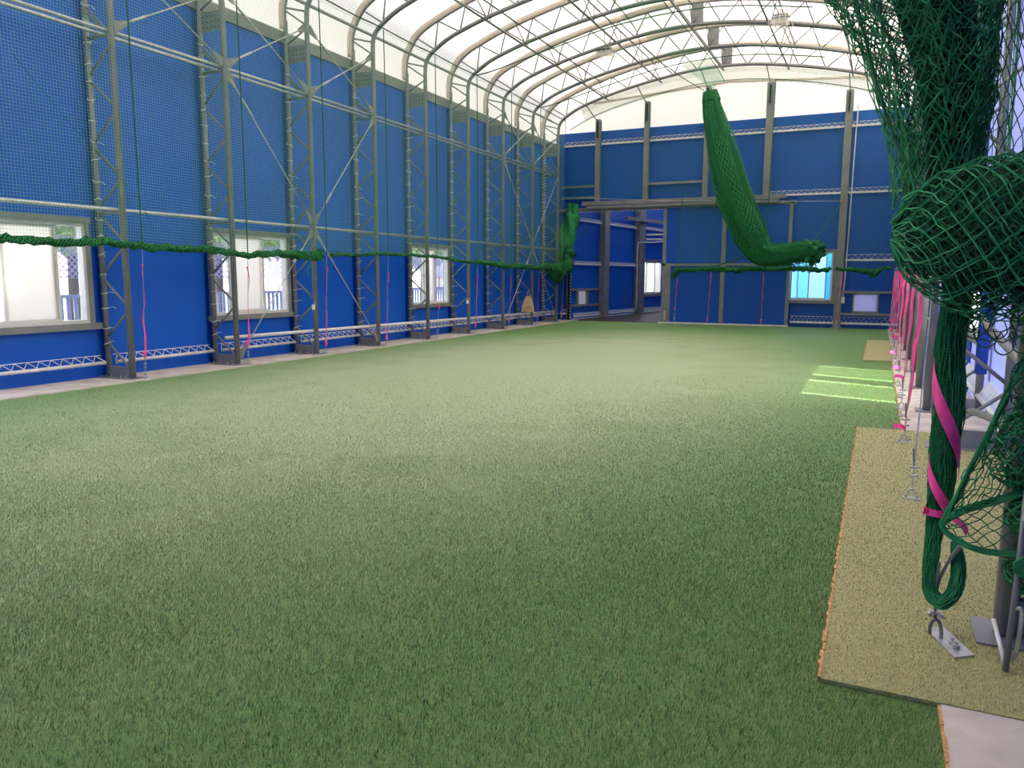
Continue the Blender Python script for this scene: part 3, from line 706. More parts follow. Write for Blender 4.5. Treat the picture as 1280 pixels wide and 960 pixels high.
# ------------------------------------------------------------------ room beyond the doorway
A0 = V(-12.1, 31.3, 0); D = V(1.17, 11.3, 0).normalized(); NR = V(D.y, -D.x, 0)   # NR points into that room
def aw(s, t, z): return A0 + D*s + NR*t + V(0, 0, z)
def abox(m, s0, s1, t0, t1, z0, z1):
    vs = [aw(s, t, z) for z in (z0, z1) for s, t in ((s0, t0), (s1, t0), (s1, t1), (s0, t1))]
    return m.add(vs, [(0,3,2,1),(4,5,6,7),(0,1,5,4),(1,2,6,5),(2,3,7,6),(3,0,4,7)])
o = MB().box((-13, 31.12, -.1), (-4.3, 47, -.012)).build('floor_annex', M_brownfloor); o['kind'] = 'structure'
m = MB(); AW0, AW1, AZ0, AZ1 = 8.0, 11.1, .95, 2.66
abox(m, -.2, .85, -.02, 0, 0, 6.2); abox(m, .85, 1.8, -.02, 0, 1.2, 6.2); abox(m, .85, 1.8, -.02, 0, 0, .62); abox(m, 1.8, AW0, -.02, 0, 0, 6.2)
abox(m, AW0, AW1, -.02, 0, 0, AZ0); abox(m, AW0, AW1, -.02, 0, AZ1, 6.2); abox(m, AW1, 15.8, -.02, 0, 0, 6.2)
o = m.build('wall_annex_left', M_blue); o['kind'] = 'structure'
o = MB().box((-10.5, 47, 0), (-4.3, 47.02, 6.2)).build('wall_annex_far', M_blue); o['kind'] = 'structure'
o = MB().box((-4.3, 31.12, 0), (-4.28, 47, 6.2)).build('wall_annex_right', M_blue); o['kind'] = 'structure'
o = MB().box((-13, 31.2, 6.2), (-4.28, 47.02, 6.22)).build('ceiling_annex', M_roofthin); o['kind'] = 'structure'
for s0, s1, lab in ((3.1, 3.62, 'narrow grey column seen through the open doorway'), (7.3, 8.05, 'wide grey column seen through the open doorway, left of the window')):
    m = MB(); abox(m, s0, s1, .02, .3, 0, 6.2); tag(m.build('wall_column', M_steel), lab, 'column', 'columns seen through the doorway')
def alace(s0, s1, z, lab, h=.12):
    lacing(aw(s0, .16, z), aw(s1, .16, z), h, lab, 'lacing rails seen through the doorway', .16, tuple(NR*-.05), .04, True)
for z0, nmr in ((.1, 'bottom'), (2.36, 'middle'), (4.22, 'top')):
    alace(.3, 3.0, z0+.02, '%s white lacing rail left of the narrow column beyond the doorway' % nmr)
    alace(3.75, 7.2, z0+.03, '%s white lacing rail between the two columns beyond the doorway' % nmr)
alace(8.2, 11.5, .1, 'bottom white lacing rail under the window beyond the doorway'); alace(8.2, 11.8, 4.3, 'top white lacing rail right of the wide column beyond the doorway')
w = tag(empty('window_8', tuple(aw(9.5, 0, AZ0))), kind='structure')
m = MB()
for a, b, c, dd in ((AW0, AW0+.08, AZ0, AZ1), (AW1-.08, AW1, AZ0, AZ1), (AW0, AW1, AZ0, AZ0+.08), (AW0, AW1, AZ1-.08, AZ1)): abox(m, a, b, -.06, .06, c, dd)
m.build('frame', M_frame_w, w)
m = MB(); abox(m, AW0-.0, AW1+.5, .0, .12, AZ0-.14, AZ0); abox(m, AW0, AW1+.5, 0, .12, AZ1, AZ1+.1); m.build('surround', M_steel, w)
m = MB()
for a, b, c, dd in ((9.0, 9.1, AZ0, AZ1), (10.2, 10.3, AZ0, AZ1), (9.0, 10.3, AZ0, AZ0+.1), (9.0, 10.3, AZ1-.1, AZ1)): abox(m, a, b, -.03, .02, c, dd)
sa = m.build('sash', M_frame_w, w); m = MB(); abox(m, 9.1, 10.2, -.01, -.005, AZ0+.1, AZ1-.1); m.build('pane', M_frost, sa)
# vent hatch with rails
m = MB(); abox(m, .2, 3.1, .02, .12, 1.22, 1.32); abox(m, .2, 3.1, .02, .12, .53, .62); abox(m, .78, .88, .02, .1, .62, 1.22); abox(m, 1.77, 1.9, .02, .1, .62, 1.22)
w = tag(empty('window_9', tuple(aw(1.3, 0, .6))), kind='structure'); m.build('frame', M_steel, w)
m = MB(); abox(m, .85, 1.8, -.015, -.01, .6, 1.22); m.build('pane', mat_pane('grey_vent_pane', (.4,.4,.4,1), .2, (.4,.4,.4,1)), w)
# light tubes, conduit and a beam beyond the doorway
for z, dz2, lab in ((3.96, .2, 'upper white tube on the blue wall beyond the doorway'), (3.74, .14, 'lower white tube on the blue wall beyond the doorway')):
    pipe('tube_light', lab, 'tube', [aw(8.2, .3, z), aw(11.6, .3, z+dz2)], .05, M_white, 'white tubes beyond the doorway')
pipe('conduit', 'thin white conduit bending beside the wide column beyond the doorway', 'pipe', catmull([aw(7.15, .25, .2), aw(7.15, .25, 2), aw(7.15, .25, 3.4), aw(7.4, .37, 3.55), aw(9, .37, 3.62), aw(11.5, .37, 3.8)], 4), .03, M_white)
tag(MB().bar(aw(5.2, .45, 4.62), aw(12, .45, 4.72), .1, .16).build('wall_beam', M_steel), 'sloping grey beam at the top of the room beyond the doorway', 'beam')

# white conduit with a switch box on the far wall
r = thing('switch_conduit', 'thin white conduit with switch box right of the far window', 'conduit', (-1.2, YF-.1, .9))
MB().tube(catmull([V(-1.08, YF-.1, 7.9), V(-1.12, YF-.16, 6), V(-1.15, YF-.14, 3), V(-1.2, YF-.12, 1.1)], 5), .022, 6).build('conduit', M_white, r, True)
MB().box((-1.27, YF-.15, .9), (-1.14, YF-.08, 1.12)).build('switch_box', M_white, r)

# ------------------------------------------------------------------ nets hanging around the pitch
def sheet(name, label, P, nu, nv, uvf, mat, group='safety nets around the pitch'):
    m = MB().grid(P, nu, nv, uvf); o = m.build(name, mat, None, True); tag(o, label, 'net', group); return o
NX = -11.62
def bundle_z(y):
    pts = [(-3, 2.33), (7.2, 2.33), (8.8, 2.345), (9.8, 2.317), (12, 2.255), (13.6, 2.27), (14.65, 2.31), (16.5, 2.37), (18.5, 2.41), (21, 2.30), (24.8, 2.175), (28.4, 2.165), (28.9, 2.28)]
    for (a, za), (b, zb) in zip(pts, pts[1:]):
        if a <= y <= b: return za + (zb-za)*(y-a)/(b-a)
    return pts[-1][1]
sheet('hanging_net', 'fine green net hanging along the near half of the left wall', lambda u, v: V(NX + .04*math.sin(9*u)*v*(1-v), -3+17.6*u, bundle_z(-3+17.6*u)*(1-v) + 7.9*v), 40, 12, lambda u, v: (17.6*u, 5.6*v), M_net)
sheet('hanging_net', 'fine green net hanging along the far half of the left wall', lambda u, v: V(NX + .04*math.sin(9*u)*v*(1-v), 14.6+14.9*u, bundle_z(14.6+14.9*u)*(1-v) + 7.9*v), 40, 12, lambda u, v: (14.9*u, 5.6*v), M_net)
YN = 29.9
def ztop_far(x): return zin(min(max(x, XL+.1), XR-.1), arc_in) - (.42 if abs(x-XC) > 4.6 else .40)
sheet('hanging_net', 'fine green net hanging in front of the sliding door and far window', lambda u, v: V(-7.05+7.5*u, YN + .05*math.sin(14*u), 2.1*(1-v) + ztop_far(-7.05+7.5*u)*v), 30, 10, lambda u, v: (7.5*u, 7*v), M_netfar)
sheet('hanging_net', 'upper net over the open doorway of the far wall', lambda u, v: V(-11.6+4.55*u, YN + .05*math.sin(9*u), 4.9*(1-v) + ztop_far(-11.6+4.55*u)*v), 20, 8, lambda u, v: (4.55*u, 4*v), M_netfar)
sheet('hanging_net', 'fine green net hanging along the right side behind the gathered nets', lambda u, v: V(.47 + .03*math.sin(30*u)*(1-v), 9.4+20.4*u, 2.1*(1-v) + 7.9*v), 40, 8, lambda u, v: (20.4*u, 5.8*v), M_net)
# overhead net below the arches
ov = [p for p in arc_in if p.z > 7.95]
ovl = plen(ov)
def overhead(u, v):
    q = along(ov, v); return V(q.x, Yk(-2) + (YN-Yk(-2))*u, q.z - .13)
sheet('overhead_net', 'fine net stretched under the white arched roof', overhead, 20, 30, lambda u, v: ((YN-Yk(-2))*u, ovl*v), M_netroof)
# band of net between the last arch and the far net
def band(u, v):
    q = along(ov, .06+.88*u); return V(q.x, Yk(8)+.05 + (YN-Yk(8))*v, q.z-.06 - (.40)*v)
sheet('overhead_net', 'pale green strip of net joining the last arch to the far net', band, 30, 3, lambda u, v: (ovl*u, .5*v), M_netdense)
# near part of the right net as real cords
def strand_net(P, nu, nv, r, diamond=True, sides=3, jit=0., m=None, drop=0.):
    m = m or MB(); pts = {}
    for i in range(nu+1):
        for j in range(nv+1):
            p = P(i/nu, j/nv)
            if jit: p = p + V(random.gauss(0, jit), random.gauss(0, jit), random.gauss(0, jit))
            pts[i, j] = p
    def seg(a, b):
        if drop and random.random() < drop: return
        d = b - a
        if d.length < 1e-5: return
        if jit:
            mid = (a+b)/2 + V(random.gauss(0, jit), random.gauss(0, jit), random.gauss(0, jit) - .3*jit); m.tube([a, mid, b], r, sides, False)
        else: m.tube([a, b], r, sides, False)
    for i in range(nu+1):
        for j in range(nv+1):
            if diamond:
                if (i+j) % 2 == 0:
                    for di in (-1, 1):
                        if (i+di, j+1) in pts: seg(pts[i, j], pts[i+di, j+1])
                elif j < nv:
                    for di in (-1, 1):
                        pass
            else:
                if i < nu: seg(pts[i, j], pts[i+1, j])
                if j < nv: seg(pts[i, j], pts[i, j+1])
    if diamond:
        for i in range(nu+1):
            for j in range(nv+1):
                if (i+j) % 2 == 0 and j > 0 and False: pass
    return m
m = strand_net(lambda u, v: V(.50 + .06*math.sin(17*u) + .03*math.sin(6*v+9*u), 4.7+4.7*u, 2.0+.12*math.sin(11*u)+3.6*v), 62, 46, .0028, False, 3)
tag(m.build('hanging_net', M_cordg), 'open green net hanging along the right side beside the near gathered bundle', 'net', 'safety nets around the pitch')

# rope edges, bundles
def rope(label, pts, r=.011, mat=None, name='net_rope', group='ropes of the nets', per=6):
    return pipe(name, label, 'rope', catmull(pts, per), r, mat or M_cordd, group, 6)
rope('dark green edge rope under the left edge of the roof', [V(NX+.04, -2, 7.93)] + [V(NX+.04, Yk(k)+.1+(j*.5)*SP, 7.93-.03*j) for k in range(-2, 8) for j in (0, 1)] + [V(NX+.04, Yk(8), 7.9)], .016, per=2)
xs = np.linspace(-11.55, .4, 15)
rope('dark green edge rope along the top of the far net', [V(x, YN, ztop_far(x)) for x in xs], .014, per=2)
lr = ['right of the nearest left window', 'over the left part of the middle left window', 'right of the star gusset frame', 'at the brace foot frame', 'over the farthest left window', 'past the farthest left window', 'at the third last frame', 'at the second last frame', 'at the last frame']
for k in range(0, 9):
    y = Yk(k) + .12
    rope('vertical green rope of the left net ' + lr[k], [V(NX, y, 7.92), V(NX+.01, y+.02, 5), V(NX, y+.03, bundle_z(min(y, 28.8)))], .0125, M_cordd, 'net_rope', 'vertical ropes of the left net')
rope('diagonal dark green rope across the nearest blue bay', [V(NX, 7.6, 5.0), V(NX, 8.6, 4.0), V(NX, 9.6, 3.1), V(NX, 9.95, 2.35)], .004, M_cordg)
# rolled lower edges
def bundle(name, label, pts, rad, mat=M_dense, cat='net', group='rolled lower edges of the nets', n=12, wob=.25, per=8, seed=1, tassel=None):
    random.seed(seed); path = catmull(pts, per); m = len(path)
    rr = []; 
    for i in range(m):
        f = i/(m-1)*(len(rad)-1); a = int(f); b = min(a+1, len(rad)-1); rr.append((rad[a]+(rad[b]-rad[a])*(f-a))*(1+random.uniform(-wob, wob)))
    ph = [random.uniform(0, 6) for _ in range(m)]
    path = [p + V(random.uniform(-.3, .3)*r_, random.uniform(-.3, .3)*r_, random.uniform(-.4, .4)*r_) for p, r_ in zip(path, rr)]
    o = MB().tube(path, rr, n, True, lambda i, a: 1 + .22*math.sin(3*a+ph[i]*.3+i*.35) + .1*math.sin(5*a-i*.6)).build(name, mat, None, True)
    tag(o, label, cat, group); return o
nb = [V(NX, y, bundle_z(y) + .02*math.sin(y*3)) for y in np.arange(-3, 14.7, .6)]
bundle('net_roll', 'rolled green lower edge of the near left net, crossing the nearest and middle windows', nb, [.062]*10 + [.06]*8 + [.055, .06, .08, .10], seed=3, wob=.14, n=14)
m = MB(); 
for i in range(14):
    a = random.uniform(-.1, .1); m.tube([V(NX+a*.5, 14.1+random.uniform(-.5, .6), 2.28), V(NX+a, 14.1+random.uniform(-.5, .6), 2.24-random.uniform(.02, .12))], .006, 4)
m.tube(catmull([V(NX, 14.0, 2.25), V(NX+.03, 13.98, 2.05), V(NX, 13.9, 1.95), V(NX+.02, 13.95, 1.85)], 4), .012, 5)
tag(m.build('loose_cord', M_cordg), 'loose green cord ends hanging from the net roll beside the star gusset frame', 'cord')
nb = [V(NX, y, bundle_z(y) + .015*math.sin(y*2.3)) for y in np.arange(14.75, 28.3, .6)]
bundle('net_roll', 'thin rolled green lower edge of the far left net', nb, [.04]*6 + [.07, .075, .08, .08, .085], seed=5)
bundle('net_roll', 'thick bunched green net in the left corner near the doorway', [V(NX, 27.9, 2.15), V(NX+.02, 28.6, 2.05), V(NX+.05, 29.1, 2.1), V(NX+.1, 29.6, 2.3), V(NX+.05, 29.9, 2.75)], [.12, .30, .24, .27, .22], seed=6, n=14)
random.seed(11)
m = strand_net(lambda u, v: V(-12.0 + .45*u*(1-v)*1.3 + .55*v + .12*math.sin(5*u+6*v), 30.05 + .16*math.sin(7*u), 2.5 + 2.15*v + .1*u), 16, 40, .012, True, 3, .02)
m.tube(catmull([V(-11.85, 30.0, 2.3), V(-11.8, 30.05, 3.0), V(-11.62, 30.1, 3.7), V(-11.5, 30.1, 4.3), V(-11.45, 30.1, 4.75)], 6), [.22]*7 + [.32]*6 + [.30]*6 + [.20]*6, 14, True, lambda i, a: 1+.25*math.sin(3*a+i*.5))
tag(m.build('net_drape', M_cordg, None, True), 'green net drape hanging in the corner beside the doorway', 'net')
fb = [V(x, YN, 2.11 + .025*math.sin(x*4) + .03*max(0, math.sin(x*1.3))) for x in np.arange(-7.05, -1.4, .45)]
bundle('net_roll', 'rolled green lower edge of the far net in front of the sliding door', fb, [.06, .085, .09, .09, .085, .09, .08, .09, .075], seed=8)
bundle('net_roll', 'drooping end of the far net roll at the right', [V(-1.45, YN, 2.12), V(-.8, YN, 2.1), V(-.45, YN, 2.05), V(-.2, YN, 1.98), V(0, YN, 2.12), V(.35, YN, 2.16)], [.05, .07, .10, .14, .06, .05], seed=9)
bundle('net_roll', 'green tuft at the left end of the far net roll', [V(-7.0, YN, 2.16), V(-7.15, YN, 2.0), V(-7.2, YN, 1.75)], [.06, .12, .05], seed=10)
for x0, x1, lab in ((-7.07, -7.2, 'at the left edge of the sliding door'), (-5.8, -5.95, 'left of the sliding door centre bar'), (-3.9, -3.95, 'right of the sliding door centre bar')):
    rope('vertical green rope of the far net ' + lab, [V(x0+.12, YN, ztop_far(x0) if x0 > -4.5 else 5.3), V(x0+.05, YN, 3.8), V(x0, YN, 2.1)], .014, M_cordd)

# the divider net gathered into a long hanging roll
path = [(-5.70, 28.0, 8.15), (-5.55, 28, 7.4), (-5.30, 28, 6.5), (-4.98, 28, 5.4), (-4.62, 28, 4.3), (-4.22, 28, 3.4), (-3.82, 28, 2.78), (-3.45, 28, 2.58), (-2.95, 28, 2.60), (-2.45, 28, 2.68), (-2.15, 28, 2.70)]
rad = [.20, .33, .43, .53, .57, .55, .44, .36, .35, .34, .28]
P = catmull([V(*p) for p in path], 9); RR = []
for i in range(len(P)):
    f = i/(len(P)-1)*(len(rad)-1); a = int(f); b = min(a+1, len(rad)-1); RR.append(rad[a]+(rad[b]-rad[a])*(f-a))
r = thing('net_roll', 'long green divider net gathered into a thick roll hanging before the far wall', 'net', (-3.8, 28, 2.3))
rollf = lambda i, a: 1 + .10*math.sin(4*a+i*.10) + .07*math.sin(7*a-i*.16) + .03*math.sin(13*a+i*.3)
MB().tube(P, [x*.97 for x in RR], 28, True, rollf).build('net_body', M_densef, r, True)
def roll_pt(u, v):
    i = min(len(P)-1, max(0, round(v*(len(P)-1)))); T = (P[min(i+1, len(P)-1)] - P[max(i-1, 0)]).normalized(); e = V(0, 1, 0); w_ = T.cross(e); a = 2*PI*u
    return P[i] + (e*math.cos(a) + w_*math.sin(a))*RR[i]*(1.0 + .08*math.sin(4*a+i*.1) + .05*math.sin(7*a-i*.16))
strand_net(roll_pt, 52, len(P)-1, .010, True, 3, .004).build('surface_mesh', M_cordg, r)
m = MB().tube([p*1 for p in P[:6]], [x*1.12 for x in RR[:6]], 24, True, lambda i, a: 1 + .1*math.sin(5*a)); m.build('top_cuff', M_dense, r, True)
m = MB()
def knot(u, v):
    a = 2*PI*u; t = PI*v; rr = .36*(1 + .22*math.sin(3*a+4*t) + .16*math.sin(5*a-7*t+1) + .10*math.sin(9*a+5*t))
    return V(-2.12 + rr*.9*math.cos(t), 28 + rr*math.sin(t)*math.cos(a), 2.68 + rr*1.0*math.sin(t)*math.sin(a))
m.grid(knot, 40, 24)
m.build('tied_end', M_dense, r, True)
m = strand_net(lambda u, v: V(-2.9+.95*u, 27.75+.2*math.sin(9*u), 2.42-.30*v-.1*math.sin(3*u)), 20, 8, .009, True, 3, .03); m.build('loose_mesh', M_cordd, r)
rope('green tie rope from the net roll end up to the far post', [V(-2.2, 28, 2.9), V(-1.9, 29, 3.5), V(-1.4, 30.9, 4.52)], .014)
rope('green slack rope from the net roll to the sliding door', [V(-6.1, 29.2, 2.14), V(-5.2, 28.9, 2.30), V(-4.2, 28.2, 2.62)], .022)
rope('dark green divider rope running under the roof ridge to the net roll', [V(-5.62, 8, 9.0), V(-5.62, 20, 9.0), V(-5.62, 27.6, 9.1), V(-5.62, 30.2, 8.95)], .014)
rope('sagging dark green rope left of the ridge ending at the net roll', [V(-6.5, 14, 8.9), V(-6.8, 22, 8.95), V(-6.9, 24, 8.7), V(-6.4, 26.5, 8.4), V(-5.9, 28, 8.2)], .013)
sheet('divider_net', 'pale green sagging sheet of the divider net above the roll', lambda u, v: (V(-5.62, 17+12.8*u, 9.0)*v + V(-6.9+1.2*max(0, u-.45)*1.9, 17+11.2*u, 8.95-.75*max(0, u-.4)*1.6)*(1-v)), 20, 6, lambda u, v: (12*u, 1.2*v), M_netdense)
MB().box((-5.85, YN-.05, 8.2), (-5.45, YN+.05, 9.1)).build('net_cuff', M_netdense) if False else None
# two dark ropes sagging across the roof
for k, lab in ((5, 'dark rope sagging across the roof from the left corner, nearer one'), (7, 'dark rope sagging across the roof nearer the far wall')):
    q = [V(NX, Yk(k)+.1, 7.95), V(-11.0, Yk(k)+.15, 8.05), V(-9.0, Yk(k)+.3, 8.55), V(-7.0, Yk(k)+.35, 8.95), V(-4.5, Yk(k)+.35, 9.05), V(-2, Yk(k)+.35, 8.7)]
    rope(lab, q, .016)
wire_pts = [V(-12.0, 30.3, 5.05), V(-7, 30.3, 4.72), V(-1.4, 30.9, 4.56)]
rope('thin wire stretched across above the door tracks', wire_pts, .009, M_galv)

# ------------------------------------------------------------------ tape marked anchor wires
def ribbon(m, pts, w, tw=0, wd=V(0, 1, 0)):
    pts = [Vector(p) for p in pts]; n = len(pts); vs = []
    for i, p in enumerate(pts):
        a = tw*i; d = (wd*math.cos(a) + V(0, 0, 1).cross(wd)*math.sin(a))*w/2
        nrm = V(0, 0, 1).cross(d).normalized()*.0015
        vs += [p-d-nrm, p+d-nrm, p+d+nrm, p-d+nrm]
    fs = []
    for i in range(n-1):
        a = 4*i; b = a+4
        for k in range(4): fs.append((a+k, a+(k+1) % 4, b+(k+1) % 4, b+k))
    m.add(vs, fs + [(3,2,1,0), (4*n-4, 4*n-3, 4*n-2, 4*n-1)])
def hook(m, x, y, z, s=1.):
    m.tube([V(x-.03*s, y, z), V(x+.03*s, y, z)], .012*s, 6); m.tube([V(x-.03*s, y, z-.03*s), V(x+.03*s, y, z-.03*s)], .012*s, 6)
def anchor(name, label, group, bx_, by, tx, ty, tz, tape, s=1., tapew=.05, stub=True, tail=False):
    r = thing(name, label, 'anchor wire', (bx_, by, 0), group)
    B = V(bx_, by, .07); T = V(tx, ty, tz)
    MB().tube([B, T], .006*s, 6).build('wire', M_galv, r)
    m = MB(); m.box((bx_-.07*s, by-.05*s, .0), (bx_+.07*s, by+.05*s, .012)); 
    for dx in (-.045, .045): m.tube([V(bx_+dx*s, by, .012), V(bx_+dx*s, by, .035)], .012*s, 6)
    m.build('anchor_plate', M_galv, r)
    m = MB(); m.tube([V(bx_+.03*s*math.cos(a), by, .055+.035*s*math.sin(a)) for a in np.linspace(-.6, PI+.6, 9)], .009*s, 6); 
    for z in (.13, .20): 
        q = B.lerp(T, z/T.z); m.tube([q-V(.035*s, 0, 0), q+V(.035*s, 0, 0)], .011*s, 6); m.ball((q.x-.03*s, q.y, q.z), .014*s, 6); m.ball((q.x+.03*s, q.y, q.z), .014*s, 6)
    m.build('shackle', M_galv, r)
    if stub: MB().tube([B.lerp(T, .1), B.lerp(T, .18)+V(-.02*s, 0, 0)], .009*s, 6).build('wire_tail', M_steel, r)
    if tape:
        m = MB(); z0, z1 = tape; q = [B.lerp(T, (z0+(z1-z0)*i/10)/T.z) + V(.012+.012*math.sin(i*1.7+by), -.006+.02*math.sin(i*1.1+by*2), 0) for i in range(11)]
        ribbon(m, q, tapew, .12)
        q0 = q[0]
        if tail: ribbon(m, [q0, q0+V(-.05, -.02, .03), q0+V(-.12, -.03, .03), q0+V(-.13, -.03, -.02)], tapew, 0, V(0, 0, .8)+V(0, .3, 0))
        else: m.ball((q0.x, q0.y-.01, q0.z+.04), .035, 6, (1, 1, 2))
        m.ball((q[-1].x, q[-1].y, q[-1].z), .022, 6)
        m.build('pink_tape', M_pink, r, label='bright pink marking tape')
    return r
tl = {0: (.33, 1.97), 1: (.34, 1.97), 2: (.16, 2.0), 3: (.10, 1.86), 4: (.85, 1.75), 5: (.2, 1.85), 6: (.2, 1.75), 7: (.25, 1.75), 8: (.15, .62)}
la = ['right of the nearest left window', 'in front of the middle left window', 'right of the star gusset frame', 'two bays left of the farthest left window', 'in front of the farthest left window', 'just right of the farthest left window', 'at the third last frame', 'by the paper bag', 'left of the open doorway']
for k in range(9):
    y = Yk(k) + .12 if k != 4 else Yk(4)+.25
    anchor('anchor_wire', 'thin wire with pink tape %s' % la[k], 'pink taped wires along the left wall', NX-.08, y, NX, y+.03, bundle_z(min(y, 28.8)), tl[k], .9, .045)
lf = ['below the left edge of the sliding door', 'left of the sliding door centre bar', 'right of the sliding door centre bar', 'at the far post right of the window']
for (x0, x1, t), lab in zip(((-7.07, -7.22, (.5, 1.75)), (-5.8, -5.95, (.1, 2.0)), (-3.9, -3.95, (.1, 2.0)), (-1.25, -1.35, (.25, 1.95))), lf):
    anchor('anchor_wire', 'far wire with thin pink tape ' + lab, 'pink taped wires along the far wall', x1, YN+.35, x0, YN, 2.08, t, 1., .045)
lr2 = {-1: 'standing alone in the middle of the beige mat', 0: 'with a broad pink tape at the far end of the beige mat', 1: 'with pink tape on the concrete just past the beige mat', 2: 'with pink tape between the two right windows', 3: 'with pink tape past the right windows', 4: 'with pink tape before the small far mat', 5: 'with pink tape on the small far mat', 6: 'with pink tape at the far end of the small mat', 7: 'with pink tape second from the far right corner', 8: 'with pink tape in the far right corner'}
for k in range(-1, 9):
    y = {-1: 7.04, 0: 9.5}.get(k, Yk(k)+.05)
    tp = {-1: None, 0: (.09, 2.0)}.get(k, (.30 + .08*math.sin(k*2), 2.0))
    anchor('anchor_wire', 'right side wire ' + lr2[k], 'wires along the right side', .34 if k < 1 else .37, y, .42 if k > -1 else .40, y+(.05 if k > -1 else .3), 2.15 if k > -1 else 2.0, tp, 1.0 if k > -1 else .9, .05 if k else .06, True, k in (0, 1, 2, 3))
for y, lab in ((13.1, 'eye bolt in the right concrete strip level with the sun patch, farther one'), (11.35, 'eye bolt in the right concrete strip nearer the beige mat'), (2.98, 'short anchor bolt in the concrete at the bottom right corner')):
    r = thing('eye_bolt', lab, 'bolt', (.38, y, 0), 'eye bolts in the concrete')
    m = MB(); X = .38 if y > 5 else .42
    if y > 5:
        m.box((X-.05, y-.04, 0), (X+.05, y+.04, .01)); m.tube([V(X+.035*math.cos(a), y, .055+.035*math.sin(a)) for a in np.linspace(0, 2*PI, 13)], .009, 6, False)
    else:
        m.tube([V(X, y, 0), V(X, y, .012)], .022, 12); m.tube([V(X, y, .012), V(X, y, .03)], .015, 6); m.tube([V(X, y, .03), V(X, y, .065)], .008, 8)
        m.tube([V(X+.02, y-.05, 0), V(X+.02, y-.05, .03)], .012, 6)
    m.build('bolt_body', M_galv, r)

# ------------------------------------------------------------------ near gathered nets at the right
random.seed(21)
def prof_interp(tab, z):
    for a, b in zip(tab, tab[1:]):
        if a[0] <= z <= b[0]:
            f = (z-a[0])/(b[0]-a[0]); return [a[i]+(b[i]-a[i])*f for i in range(len(a))]
    return list(tab[-1] if z > tab[-1][0] else tab[0])
tab = [(2.15, .21, .19), (2.378, .185, .175), (2.57, .17, .22), (2.84, .12, .275), (3.1, .05, .355), (3.6, -.10, .50), (4.5, -.32, .74)]
r = thing('gathered_net', 'large bundle of dark green net hanging from the roof at near right', 'net', (.2, 4.3, 2.3))
for L, (sc, dxs, nfold, nu, jit) in enumerate(((1.0, 0, 3, 44, .004), (.88, .05, 4, 44, .004), (.74, .08, 5, 40, .005), (.94, .03, 5, 40, .005))):
    ph = random.uniform(0, 6)
    def Pb(u, v, sc=sc, dxs=dxs, nf=nfold, ph=ph):
        z = 2.18 + 2.2*v; _, cx, R = prof_interp(tab, z); a = 2*PI*u
        rr = R*sc*(1 + .13*math.sin(nf*a+ph+2.2*v) + .06*math.sin(9*a-3*v+ph))
        return V(cx + dxs*(R/.3) + rr*math.cos(a) + .012*math.sin(13*v+5*a), 4.3 + rr*.8*math.sin(a), z + .05*math.sin(5*a+ph) + .03*math.sin(11*a+7*v))
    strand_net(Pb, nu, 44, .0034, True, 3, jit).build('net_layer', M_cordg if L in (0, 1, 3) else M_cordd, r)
cp = [V(prof_interp(tab, z)[1] + .10*(prof_interp(tab, z)[2]/.3), 4.36, z) for z in np.linspace(2.15, 4.4, 14)]
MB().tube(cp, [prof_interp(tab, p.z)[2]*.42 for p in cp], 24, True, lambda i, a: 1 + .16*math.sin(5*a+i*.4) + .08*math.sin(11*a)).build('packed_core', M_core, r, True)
# hem ropes in the bundle
m = MB()
m.tube(catmull([V(-.25, 4.2, 3.4), V(-.13, 4.15, 2.9), V(.0, 4.15, 2.5), V(.1, 4.15, 2.3)], 6), .006, 6)
m.build('hem_rope', M_cordd, r)
m = strand_net(lambda u, v: V(.30 + .50*u + .03*math.sin(9*v), 4.42 - .42*u + .05*math.sin(7*u+5*v), 2.22 + 1.5*v + .05*math.sin(8*u)), 30, 26, .0028, True, 3, .004)
m.build('draped_layer', M_cordd, r)
# folded-over lower loop
r = thing('folded_net', 'bulging folded loop of green net below the large bundle', 'net', (.4, 4.2, 1.65))
def loop_pt(u, v, sc, ph):
    x = v*1.15; a = 2*PI*u; R = .355*math.sqrt(max(.02, 1-(1-min(1, x/.42))**2))*sc
    R *= 1 + .07*math.sin(3*a+ph+5*v) + .04*math.sin(7*a-6*v+ph)
    cx = .035 + (1-sc)*.25 + x; cz = 2.02 - .06*x
    return V(cx, 4.2 + .75*R*math.cos(a+.9*v), cz + R*math.sin(a+.9*v))
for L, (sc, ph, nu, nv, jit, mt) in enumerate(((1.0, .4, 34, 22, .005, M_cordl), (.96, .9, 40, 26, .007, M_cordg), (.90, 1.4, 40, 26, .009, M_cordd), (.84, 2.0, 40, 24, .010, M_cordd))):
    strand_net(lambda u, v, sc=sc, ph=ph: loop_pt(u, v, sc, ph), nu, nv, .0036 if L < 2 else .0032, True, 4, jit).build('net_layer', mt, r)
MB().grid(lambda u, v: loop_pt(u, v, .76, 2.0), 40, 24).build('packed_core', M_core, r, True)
# loose meshes under the loop
m = strand_net(lambda u, v: V(.36+.45*u, 4.15 + .12*math.sin(8*u), 1.70 - .20*v*math.sin(PI*min(1, u*1.2+.1)) - .03*math.sin(14*u)), 18, 6, .0034, True, 4, .022)
for x, z in ((.46, 1.52), (.53, 1.49), (.60, 1.50), (.50, 1.56), (.41, 1.56)):
    m.tube(catmull([V(x-.03, 4.15, z+.06), V(x-.04, 4.13, z), V(x-.005, 4.12, z-.025), V(x+.035, 4.14, z+.005), V(x+.02, 4.16, z+.06)], 4), .0036, 4)
m.build('loose_mesh', M_cordd, r)
